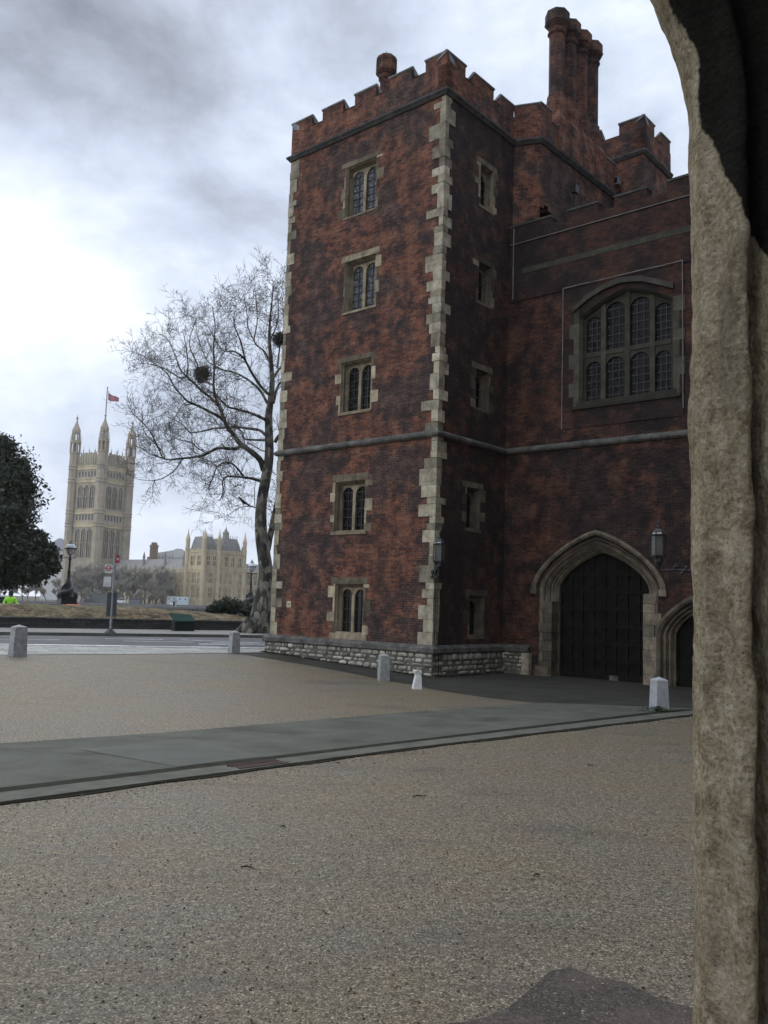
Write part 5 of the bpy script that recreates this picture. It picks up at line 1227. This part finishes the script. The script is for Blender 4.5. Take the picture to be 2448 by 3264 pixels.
for sx_ in (-1, 1):
    for sy_ in (-1, 1):
        m = MB(); x, y = sx_ * hs, sy_ * hs; r = 2.75
        m.lathe(x, y, [(r, 0), (r, VZ(78.5)), (r * 1.1, VZ(79)), (r * 1.1, VZ(79.6)), (r * .96, VZ(79.8))], 8, .5)
        for zc_ in (71.7, 70, 64.6, 62.9, 47.4, 45.7, 40.4, 38.7): m.lathe(x, y, [(r + .05, VZ(zc_) - .3), (r + .4, VZ(zc_)), (r + .05, VZ(zc_) + .3)], 8, .5)
        for k in range(8):            # open lantern stages: piers with sky between
            t = 2 * pi * (k + .5) / 8
            for (za, zb, rr, w) in ((79.6, 85, r * .93, .36), (86, 90.2, r * .72, .30)): px_, py_ = x + cos(t) * rr, y + sin(t) * rr; m.box(px_ - w, px_ + w, py_ - w, py_ + w, VZ(za), VZ(zb))
            px_, py_ = x + cos(t) * r * 1.02, y + sin(t) * r * 1.02; m.lathe(px_, py_, [(.3, VZ(85)), (.22, VZ(88)), (0, VZ(90))], 4)
        m.lathe(x, y, [(r * 1.12, VZ(84.6)), (r * 1.15, VZ(86)), (r * .8, VZ(86.2))], 8, .5)
        m.lathe(x, y, [(r * .5, VZ(79.5)), (r * .5, VZ(84.7))], 8, .5, .5)
        m.lathe(x, y, [(r * .84, VZ(90)), (r * .9, VZ(91.4)), (r * .84, VZ(92.2)), (r * .55, VZ(94)), (r * .25, VZ(96)), (r * .1, VZ(98)), (r * .28, VZ(98.8)), (r * .08, VZ(99.4)), (0, VZ(101.3))], 8, .5)
        m.build('corner_turret', st2, vt)
m = MB(); m.lathe(0, 0, [(hs * 1.1, VZ(77)), (4, VZ(79.5)), (1.2, VZ(80)), (0, VZ(80))], 4, .5); m.build('roof', M['slate'], vt)
fl_ = empty('flag', (vx.x, vx.y, FG + VZ(86)), 0, 'small faded red flag flying on a tall pole above the great tower', 'flag')
m = MB(); m.tube([(0, 0, 0), (0, 0, 31.5)], [.38, .26], 8); m.lathe(0, 0, [(0, 31.3), (.5, 31.7), (0, 32.2)], 8); m.build('pole', plain('grey_flagpole', (.2, .2, .2), .5), fl_)
m = MB(); nx, nz = 14, 6
for i in range(nx + 1):
    for k in range(nz + 1): a = i / nx; m.v.append((.7 + a * 6.0, .5 * sin(a * 7) * a, 28.8 - k / nz * (4.3 - 1.9 * a) - a * 3.0 - .3 * sin(a * 5)))
for i in range(nx):
    for k in range(nz): a = i * (nz + 1) + k; m.f.append((a, a + nz + 1, a + nz + 2, a + 1)); m.t.append(1.35 if (k == 2 or i == 5) else 1)
m.build('cloth', plain('faded_red_cloth', (.34, .12, .14), .9), fl_)
# long palace front with two pavilion towers
K = Vector((-85.7, 420, FG)); pal = empty('riverside_palace', K, atan2(rd.y, rd.x), 'long honey coloured gothic palace range with two pinnacled pavilions across the river', 'palace')
ps = M['pstone']
def PT0(u, d, z): return (u, d, z)           # river front, u along the river, d inward
def PT1(u, d, z): return (d, u, z)           # south front, u away from the river
def block(u0, u1, v0, v1, z): m = MB(); m.box(u0, u1, v0, v1, 0, z); return m
Z = lambda z: z + H0
m = MB(); m.box(0, 26.5, 0, 13, 0, Z(16)); m.box(26.5, 150, 1.5, 12, 0, Z(14.5)); m.box(.8, 11, 13, 95, 0, Z(15.6)); m.build('main_wall', ps, pal)
for (u0, u1, v0, v1) in ((0, 9.2, 0, 12.6), (11, 25.6, 0, 12.6)):
    m = MB(); m.box(u0, u1, v0, v1, Z(16), Z(24.6))
    for k in range(int((u1 - u0) / 1.3)): m.box(u0 + k * 1.3 + .2, u0 + k * 1.3 + .95, v0 - .05, v0 + .3, Z(24.6), Z(25.9))
    for k in range(int((v1 - v0) / 1.3)): m.box(u0 - .05, u0 + .3, v0 + k * 1.3 + .2, v0 + k * 1.3 + .95, Z(24.6), Z(25.9))
    m.build('pavilion_wall', ps, pal)
    m = MB(); cx_, cy_ = (u0 + u1) / 2, (v0 + v1) / 2; a_, b_ = (u1 - u0) / 2 - .8, (v1 - v0) / 2 - .8
    lv = [(1, Z(24.6)), (.80, Z(29.6)), (.70, Z(31.6)), (.66, Z(32))]
    for (s0, z0), (s1, z1) in zip(lv, lv[1:]):
        for (ax, ay), (bx_, by_) in (((-1, -1), (1, -1)), ((1, -1), (1, 1)), ((1, 1), (-1, 1)), ((-1, 1), (-1, -1))):
            m.quad((cx_ + ax * a_ * s0, cy_ + ay * b_ * s0, z0), (cx_ + bx_ * a_ * s0, cy_ + by_ * b_ * s0, z0), (cx_ + bx_ * a_ * s1, cy_ + by_ * b_ * s1, z1), (cx_ + ax * a_ * s1, cy_ + ay * b_ * s1, z1))
    m.box(cx_ - a_ * .66, cx_ + a_ * .66, cy_ - b_ * .66, cy_ + b_ * .66, Z(31.9), Z(32.1))
    for k in range(7): t = -1 + k / 3; m.lathe(cx_ + t * a_ * .66, cy_ - b_ * .66, [(.25, Z(32)), (.2, Z(33)), (0, Z(34))], 4)
    for k in range(5): m.lathe(cx_ - a_ + k * a_ * .5, v0 + 1, [(.5, Z(25)), (.45, Z(27.4)), (0, Z(29))], 4)
    if u0 > 5: m.lathe(cx_, cy_, [(1.6, Z(31.8)), (1.5, Z(34.6)), (1.7, Z(35)), (.9, Z(36.2)), (.2, Z(37.6)), (0, Z(39))], 8)
    m.build('pavilion_roof', M['slate'], pal)
    for x in (u0, u1):
        for y in (v0, v1):
            if u0 > 5 and x == u0 and y == v0: continue
            m = MB(); oct_spire(m, x, y, 1.15, 0, Z(26.5), Z(30.5), Z(36.2)); m.build('turret', ps, pal)
m = MB()
for z in (16, 14.9, 24.3, 8.6, 1.6): 
    if z < 20: m.box(-.3, 26.8, -.3, 13.2, Z(z) - .22, Z(z) + .22); m.box(.5, 11.2, 13.2, 95, Z(z) - .22, Z(z) + .22); m.box(26.8, 150, 1.2, 12, Z(z) - .2, Z(z) + .2)
    else: m.box(-.3, 9.5, -.3, 12.9, Z(z) - .2, Z(z) + .2); m.box(10.7, 25.9, -.3, 12.9, Z(z) - .2, Z(z) + .2)
for u in (3.0, 6.2, 12.2, 15.2, 18.2, 21.5): m.lathe(u, 0, [(.42, 0), (.42, Z(16.4)), (.2, Z(17.4)), (0, Z(19))], 6)
for v in (4.4, 8.6): m.lathe(0, v, [(.42, 0), (.42, Z(16.4)), (.2, Z(17.4)), (0, Z(19))], 6)
for k in range(24): m.lathe(.8, 16 + k * 3.3, [(.4, 0), (.4, Z(16.4)), (.15, Z(17.6)), (0, Z(19.2))], 6)
for k in range(20): m.lathe(28.5 + k * 4.2, 1.5, [(.4, 0), (.4, Z(15.6)), (0, Z(18))], 6)
m.build('buttresses', ps, pal)
for z0, z1 in ((9.7, 14.5), (2.9, 7.4)):
    for u, w in ((4.6, 1.3), (10.0, .9), (13.7, .9), (16.7, .9), (23.6, 1.3)): pwin(PT0, u - w, u + w, Z(z0), Z(z1), False, pal, M['pdark'], -.05, 2, ps)
    for v, w in ((2.3, 1.05), (6.5, 1.05), (10.6, 1.0)): pwin(PT1, v - w, v + w, Z(z0), Z(z1), False, pal, M['pdark'], -.05, 2, ps)
    for k in range(12): pwin(lambda u, d, z: (.8 + d, u, z), 17 + k * 3.3, 18.7 + k * 3.3, Z(z0), Z(z1), False, pal, M['pdark'], -.05, 1, ps)
    for k in range(6): pwin(lambda u, d, z: (u, 1.5 + d, z), 29.6 + k * 4.2, 31.6 + k * 4.2, Z(z0), Z(z1), False, pal, M['pdark'], -.05, 1, ps)
for u, w in ((2.6, 1.0), (6.3, 1.0), (13.8, 1.0), (22.6, 1.1), (18, 1)): pwin(PT0, u - w, u + w, Z(18.2), Z(22.6), False, pal, M['pdark'], -.05, 1, ps)
for v in (3.1, 8.2): pwin(PT1, v - 1, v + 1, Z(18.2), Z(22.6), False, pal, M['pdark'], -.05, 1, ps)
m = MB()
for (u0, u1, v0, v1, z0, z1, ax) in ((.8, 11, 13, 95, 15.6, 21.5, 1), (26.5, 150, 1.5, 12, 14.5, 20.5, 0)):
    if ax: m.add([(u0, v0, Z(z0)), (u1, v0, Z(z0)), (u1, v1, Z(z0)), (u0, v1, Z(z0)), ((u0 + u1) / 2, v0, Z(z1)), ((u0 + u1) / 2, v1, Z(z1))], ((0, 3, 5, 4), (1, 2, 5, 4), (0, 1, 4), (3, 2, 5)))
    else: m.add([(u0, v0, Z(z0)), (u1, v0, Z(z0)), (u1, v1, Z(z0)), (u0, v1, Z(z0)), (u0, (v0 + v1) / 2, Z(z1)), (u1, (v0 + v1) / 2, Z(z1))], ((0, 1, 5, 4), (3, 2, 5, 4), (0, 3, 4), (1, 2, 5)))
for v in (19, 34, 52): m.lathe(3, v, [(.7, Z(17)), (.6, Z(22)), (.8, Z(22.4)), (0, Z(25.5))], 8)
m.build('range_roof', M['slate'], pal)
# buildings behind
def at_z(px, Y, z): p = at(px, 1900, Y); return Vector((p.x, Y, z))
bw = plain('pale_render', (.75, .75, .73), .7, .3, .08); gr_ = plain('grey_roof', (.22, .22, .24), .7, .3, .1)
hb = empty('white_building', at_z(180, 560, FG), .3, 'pale building with a grey hipped roof left of the great tower', 'building')
m = MB(); m.box(-9, 9, -9, 9, 0, 31); m.build('wall', bw, hb); m = MB(); m.lathe(0, 0, [(14, 31), (13.8, 31.8), (1.5, 39.2), (0, 39.2)], 4, .5); m.build('roof', gr_, hb)
for k in (-6, -2, 2, 6): m = MB(); m.box(k - .7, k + .7, -9.06, -9, 24, 28.5); m.build('window', M['pdark'], hb)
sc = empty('scaffold_roof', at_z(548, 520, FG), .1, 'large white curved temporary roof behind the palace range', 'building')
m = MB(); prof = [(-9.8, 29.5), (-4, 30.6), (0, 31.5), (2, 32.6), (5, 32.4), (8, 30.6), (9.8, 28.6)]
m.add([(x, -6, z) for x, z in prof] + [(x, 8, z) for x, z in prof], [(i, i + 1, i + 8, i + 7) for i in range(6)]); m.build('roof', plain('white_sheeting', (.78, .8, .78), .6, .3, .06), sc)
m = MB(); m.add([(x, -5.9, z) for x, z in prof] + [(9.8, -5.9, 0), (-9.8, -5.9, 0)], (tuple(range(9)),)); m.add([(9.7, -5.9, 0), (9.7, 8, 0), (9.7, 8, 28.6), (9.7, -5.9, 28.6)], ((0, 1, 2, 3),)); m.add([(-9.7, -5.9, 0), (-9.7, 8, 0), (-9.7, 8, 29.5), (-9.7, -5.9, 29.5)], ((0, 1, 2, 3),)); m.build('sheeted_wall', plain('pale_sheeting', (.68, .7, .69), .7, .3, .08), sc)
m = MB()
for k in range(11): m.tube([(-9.5 + k * 1.9, -6.3, 0), (-9.5 + k * 1.9, -6.3, 27 + (k % 3))], .09, 4)
for z in (22, 24.5, 27): m.tube([(-9.8, -6.35, z), (9.8, -6.35, z)], .09, 4)
m.build('scaffold_poles', M['iron'], sc)
ch = empty('chimney_tower', at_z(482, 500, FG), .5, 'blocky brown stone chimney tower between the great tower and the palace', 'tower')
m = MB(); m.box(-1.9, 1.9, -1.9, 1.9, 0, 33.5); m.box(-3.2, 1.5, -2.2, 2, 0, 26.5); m.box(-1.3, 1.3, -1.5, 1.5, 33.5, 34.8); m.build('shaft', plain('brown_stone', (.26, .19, .13), .9, .3, .15, .3), ch)
m = MB(); m.box(-2.15, 2.15, -2.15, 2.15, 32.3, 32.9); m.build('cornice', plain('brown_stone_band', (.3, .23, .17), .9), ch)
cb = empty('site_cabin', at_z(568, 398, FG + .0), .05, 'white cabin with a row of small dark windows at the foot of the palace', 'cabin')
m = MB(); m.box(-4.7, 4.7, -1.5, 1.5, 0, 4.4); m.build('wall', plain('white_cabin_panel', (.56, .64, .66), .6, .3, .05), cb)
for k in range(4): m = MB(); m.box(-3.9 + k * 2.4, -3.5 + k * 2.4, -1.56, -1.5, 2.9, 3.7); m.build('window', M['glass_black'], cb)
kk_ = empty('kiosk', at_z(554, 380, FG), .4, 'small kiosk with a dark pointed roof in front of the white cabin', 'kiosk')
m = MB(); m.lathe(0, 0, [(1.4, 0), (1.4, 2.5)], 8, .5); m.build('wall', bw, kk_); m = MB(); m.lathe(0, 0, [(2.1, 2.4), (1.2, 3.2), (.5, 4.1), (0, 4.6)], 8, .5); m.build('roof', gr_, kk_); m = MB(); m.box(-.4, .4, -1.42, -1.3, 0, 2); m.build('door', M['glass_black'], kk_)
gs_ = plain('grey_hoarding', (.13, .135, .14), .8)
ho = empty('hoarding', at_z(326, 392, FG), .05, 'long plain grey hoarding at the foot of the bare trees across the river', 'hoarding')
m = MB(); m.box(-4.6, 4.6, -.1, .1, 0, 4.2); m.build('panel', gs_, ho); m = MB()
for k in range(6): m.tube([(-4.5 + k * 1.8, .2, 0), (-4.5 + k * 1.8, .2, 4.3)], .08, 4)
m.build('post', M['iron'], ho)
vehicle('parked_car', at_z(286, 386, FG + .4), .1, dkp, 'dark car parked across the river left of the grey hoarding', 'car', 5, 1.9, 2.2, group='vehicles parked across the river')
vehicle('parked_van', at_z(386, 386, FG + .6), .1, white, 'white-topped van parked across the river right of the bus stop pole', 'van', 4.6, 1.9, 2.3, True, group='vehicles parked across the river')
vehicle('parked_van', at_z(430, 388, FG + .4), .1, plain('grey_van_paint', (.15, .16, .17), .4), 'grey van parked across the river below the bare trees', 'van', 4.8, 2, 2.9, True, group='vehicles parked across the river')
fw = empty('far_river_wall', rv(0, 254) + (0,), atan2(rd.y, rd.x), 'long low stone river wall on the opposite bank', 'wall')
m = MB(); m.box(-500, 500, -.4, .4, -5, -1.2); m.build('masonry', M['granite'], fw); m = MB(); m.box(-500, 500, -.5, .5, -1.195, -.9); m.build('coping', M['granite'], fw)
# bare trees along the far bank
rf = random.Random(3); M['fartwig'] = plain('far_winter_twigs', (.33, .30, .25), .95, .1, .15, .5); M['fartrunk'] = plain('far_tree_trunk', (.13, .12, .10), .95)
def bare(seed, H):
    r = random.Random(seed); t = MB(); c = MB()
    def br(p, d, L, rad, lv):
        n = 3 if lv < 3 else 2; pts = [p]; dd = d.copy()
        for i in range(n): dd = (dd + Vector((r.uniform(-.25, .25), r.uniform(-.25, .25), r.uniform(-.1, .22)))).normalized(); pts.append(pts[-1] + dd * L / n)
        (t if lv < 2 else c).tube(pts, [rad * (1 - .5 * i / n) for i in range(n + 1)], 5 if lv < 2 else 3, cap=False)
        if lv < 5:
            for k in range((5, 6, 5, 5, 4)[lv]):
                f = r.uniform(.35, 1); j = min(n - 1, int(f * n)); q_ = pts[j].lerp(pts[j + 1], f * n - j); a = r.uniform(0, 6.28); sp = r.uniform(.4, 1.0)
                nd = (dd + Vector((cos(a), sin(a), r.uniform(-.1, .5))) * sp).normalized(); br(q_, nd, L * r.uniform(.5, .74), max(.045, rad * .5), lv + 1)
    br(Vector((0, 0, 0)), Vector((0, 0, 1)), H * .24, H * .014, 0)
    return t, c
protos = []
for s in range(4):
    t, c = bare(20 + s, 21); o = empty('bare_tree', (0, 0, 0)); t.build('trunk', M['fartrunk'], o); c.build('crown', M['fartwig'], o); protos.append(o); print('far tree', len(c.f))
spots = []
for i in range(13): spots.append((232 + i * 24 + rf.uniform(-7, 7), rf.uniform(402, 412), rf.uniform(.86, 1.08)))
for i in range(11): spots.append((246 + i * 27 + rf.uniform(-8, 8), rf.uniform(416, 432), rf.uniform(1.0, 1.2)))
for i in range(9): spots.append((-20 + i * 28 + rf.uniform(-8, 8), rf.uniform(400, 425), rf.uniform(.5, .66)))
for i in range(14): spots.append((238 + i * 21 + rf.uniform(-6, 6), rf.uniform(394, 400), rf.uniform(.34, .46)))
for i, (px, Y, s) in enumerate(spots):
    o = protos[i] if i < 4 else copy_tree(protos[i % 4]); p = at(px, 1900, Y); o.location = (p.x, Y, FG); o.rotation_euler = (0, 0, rf.uniform(0, 6.28)); s *= 1.6; o.scale = (s * .95, s * .95, s)
    if i < 13: lab = 'grey bare tree in the front row of the misty line below the great tower'
    elif i < 24: lab = 'taller grey bare tree in the back row of the misty line below the great tower'
    elif i < 33: lab = 'low grey bare tree across the river, seen beneath the dark evergreen'
    else: lab = 'short bushy bare tree standing before the taller misty trees across the river'
    tag(o, lab, 'tree', 'bare trees along the far bank: ' + ('front row' if i < 13 else 'back row' if i < 24 else 'low ones on the left' if i < 33 else 'short bushy ones in front'))

# ------------------------------------------------------------------ the stone archway the picture is taken from
def jambmat():
    q = NT('weathered_archway_limestone'); o = q.coord(); s3 = q.sep(o)
    a = q.noise(q.mapping(o, (1, 1, .8)), 17, 8, .74, .2); f = q.noise(o, 90, 5, .75); pit = q.vor(o, 55, 'Distance'); st = q.noise(q.mapping(o, (1.6, 1.6, .35)), 6, 5, .6)
    c = q.ramp(q.math('ADD', q.math('MULTIPLY', a, .6), q.math('MULTIPLY', f, .4)), ((.35, (.11, .080, .048)), (.44, (.25, .198, .125)), (.52, (.38, .315, .212)), (.63, (.55, .475, .345))))
    c = q.mix(q.ramp(st, ((.48, 0), (.66, .55))), c, (.09, .075, .058))
    lich = q.noise(o, 13, 6, .7); c = q.mix(q.ramp(lich, ((.55, 0), (.68, .45))), c, (.36, .325, .17)); c = q.mix(q.ramp(pit, ((.06, .7), (.2, 0))), c, (.07, .055, .038))
    q.b.inputs['Specular IOR Level'].default_value = .06
    # black crust grown down from the arch head, with its own ragged edge
    cr = q.n('ShaderNodeAttribute', attribute_name='crust').outputs['Fac']
    e_ = q.math('ADD', cr, q.math('MULTIPLY', q.math('SUBTRACT', q.noise(o, 9, 6, .62), .5), .055))
    c = q.mix(q.ramp(q.math('MULTIPLY', e_, 20.0), ((.0, 0), (.12, .97))), c, (.009, .009, .0085))
    q.bump(q.math('ADD', q.math('MULTIPLY', a, 1.2), q.math('ADD', q.math('MULTIPLY', f, .8), q.math('MULTIPLY', pit, .6))), 1.0, .016); return q.out(c, .95)
M['jamb'] = jambmat()
aw = empty('stone_archway', (0, 0, 0), 0, 'rough weathered stone jamb and arch, blackened at the top, close at the right edge', 'archway')
xe = .766; P2 = [(.5, .40), (.25, .33), (.06, .24), (.012, .20), (.0, .165), (.0, .13), (.004, .098), (.011, .082), (.020, .076), (.030, .068), (.038, .045), (.046, .020), (.056, .002), (.066, -.005), (.077, -.002), (.087, .012), (.095, .045), (.101, .085), (.110, .10), (.118, .07), (.126, -.03), (.16, -.12), (.30, -.20)]
P3 = []
for (a, b_), (c, d) in zip(P2, P2[1:]):
    n_ = max(1, int(sqrt((c - a) ** 2 + (d - b_) ** 2) / .012))
    P3 += [(a + (c - a) * i / n_, b_ + (d - b_) * i / n_) for i in range(n_)]
P3.append(P2[-1])
spine = []                     # (x, z, direction outwards from the opening)
z = .5
while z < 3.44: spine.append((xe, z, 1.0, 0.0)); z += .018
Rr_ = .97; zs_ = 3.44; na = 30; AA = radians(30)
for i in range(na + 1):
    t = (i / na) * AA; spine.append((xe - Rr_ + Rr_ * cos(t), zs_ + Rr_ * sin(t), cos(t), sin(t)))
lx, lz, _, _ = spine[-1]; dx, dz = -sin(AA), cos(AA); tot = lx + .55
for i in range(1, 40): k = tot / -dx * i / 39; spine.append((lx + dx * k, lz + dz * k, cos(AA), sin(AA)))
half = list(spine); apex_x = -.55
full = half + [(2 * apex_x - x, z, -nx_, nz_) for x, z, nx_, nz_ in reversed(half[:-1])]
m = MB(); npf = len(P3)
for x, z, nx_, nz_ in full:
    for a, d in P3:
        w = .010 * mnoise.noise((x * 5, d * 6, z * 4.2)) + .006 * mnoise.noise((x * 16 + 5, d * 22, z * 15)) + .0025 * mnoise.noise((x * 50, d * 60, z * 50))
        w2 = .004 * mnoise.noise((x * 4 + 9, a * 20 + d * 6, z * 3.4)) + .004 * mnoise.noise((x * 14, a * 60 + 4, z * 14)) + .0022 * mnoise.noise((x * 60, a * 70, z * 60))
        m.v.append((x + nx_ * (a + w), 2.0 + d + w2, z + nz_ * (a + w)))
for i in range(len(full) - 1):
    for j in range(npf - 1): a = i * npf + j; m.f.append((a, a + npf, a + npf + 1, a + 1)); m.t.append(1)
def crust_at(a, d, x, z):
    k = ((2.5, 300), (3.12, 70), (3.17, 61), (3.306, 37), (3.386, 26), (3.467, 11), (3.63, 15), (3.757, 6), (9, 4))
    if z < 2.5: return -.2
    for (z0, a0), (z1, a1) in zip(k, k[1:]):
        if z < z1 or z1 == 9: return max(-.2, ((.766 + a) / (2 + d) - .3563 - (a0 + (a1 - a0) * min(1, max(0, z - z0) / (z1 - z0))) / 875) * 2)
am = m.build('arch_moulding', M['jamb'], aw, True)
ca = am.data.attributes.new('crust', 'FLOAT', 'POINT')
ca.data.foreach_set('value', [crust_at(a, d, x, z) for x, z, nx_, nz_ in full for a, d in P3])
m = MB(); m.box(1.04, 13, 1.80, 2.26, 0, 15); m.box(-5.5, -2.1, 1.80, 2.26, 0, 15); m.box(-2.1, 1.04, 1.80, 2.26, 5.8, 15)  # unseen church wall, made tall and wide to shade forecourt and gate
inner = [(x + nx_ * .28, z + nz_ * .28) for x, z, nx_, nz_ in full]
for (x0, z0), (x1, z1) in zip(inner, inner[1:]):
    if z0 > 3.0 or z1 > 3.0:
        for y in (1.80, 2.26): m.quad((x0, y, z0), (x1, y, z1), (x1, y, 5.8), (x0, y, 5.8))
m.build('wall', M['jamb'], aw)
m = MB(); m.box(-4.2, 3.2, -3.2, 1.9, .02, .6); m.build('step', M['kerb'], aw)

# ------------------------------------------------------------------ river air
HAZE = .0002
if HAZE:
    hz = bpy.data.materials.new('river_haze'); hz.use_nodes = True; t = hz.node_tree; t.nodes.clear()
    o_ = t.nodes.new('ShaderNodeOutputMaterial'); v = t.nodes.new('ShaderNodeVolumePrincipled'); t.links.new(v.outputs[0], o_.inputs['Volume'])
    v.inputs['Density'].default_value = HAZE; v.inputs['Color'].default_value = (.95, .95, .95, 1); v.inputs['Anisotropy'].default_value = .2
    m = MB(); m.box(-1500, 1500, -700, 1500, -6.6, 126); h_ = m.build('haze', hz); h_['kind'] = 'stuff'
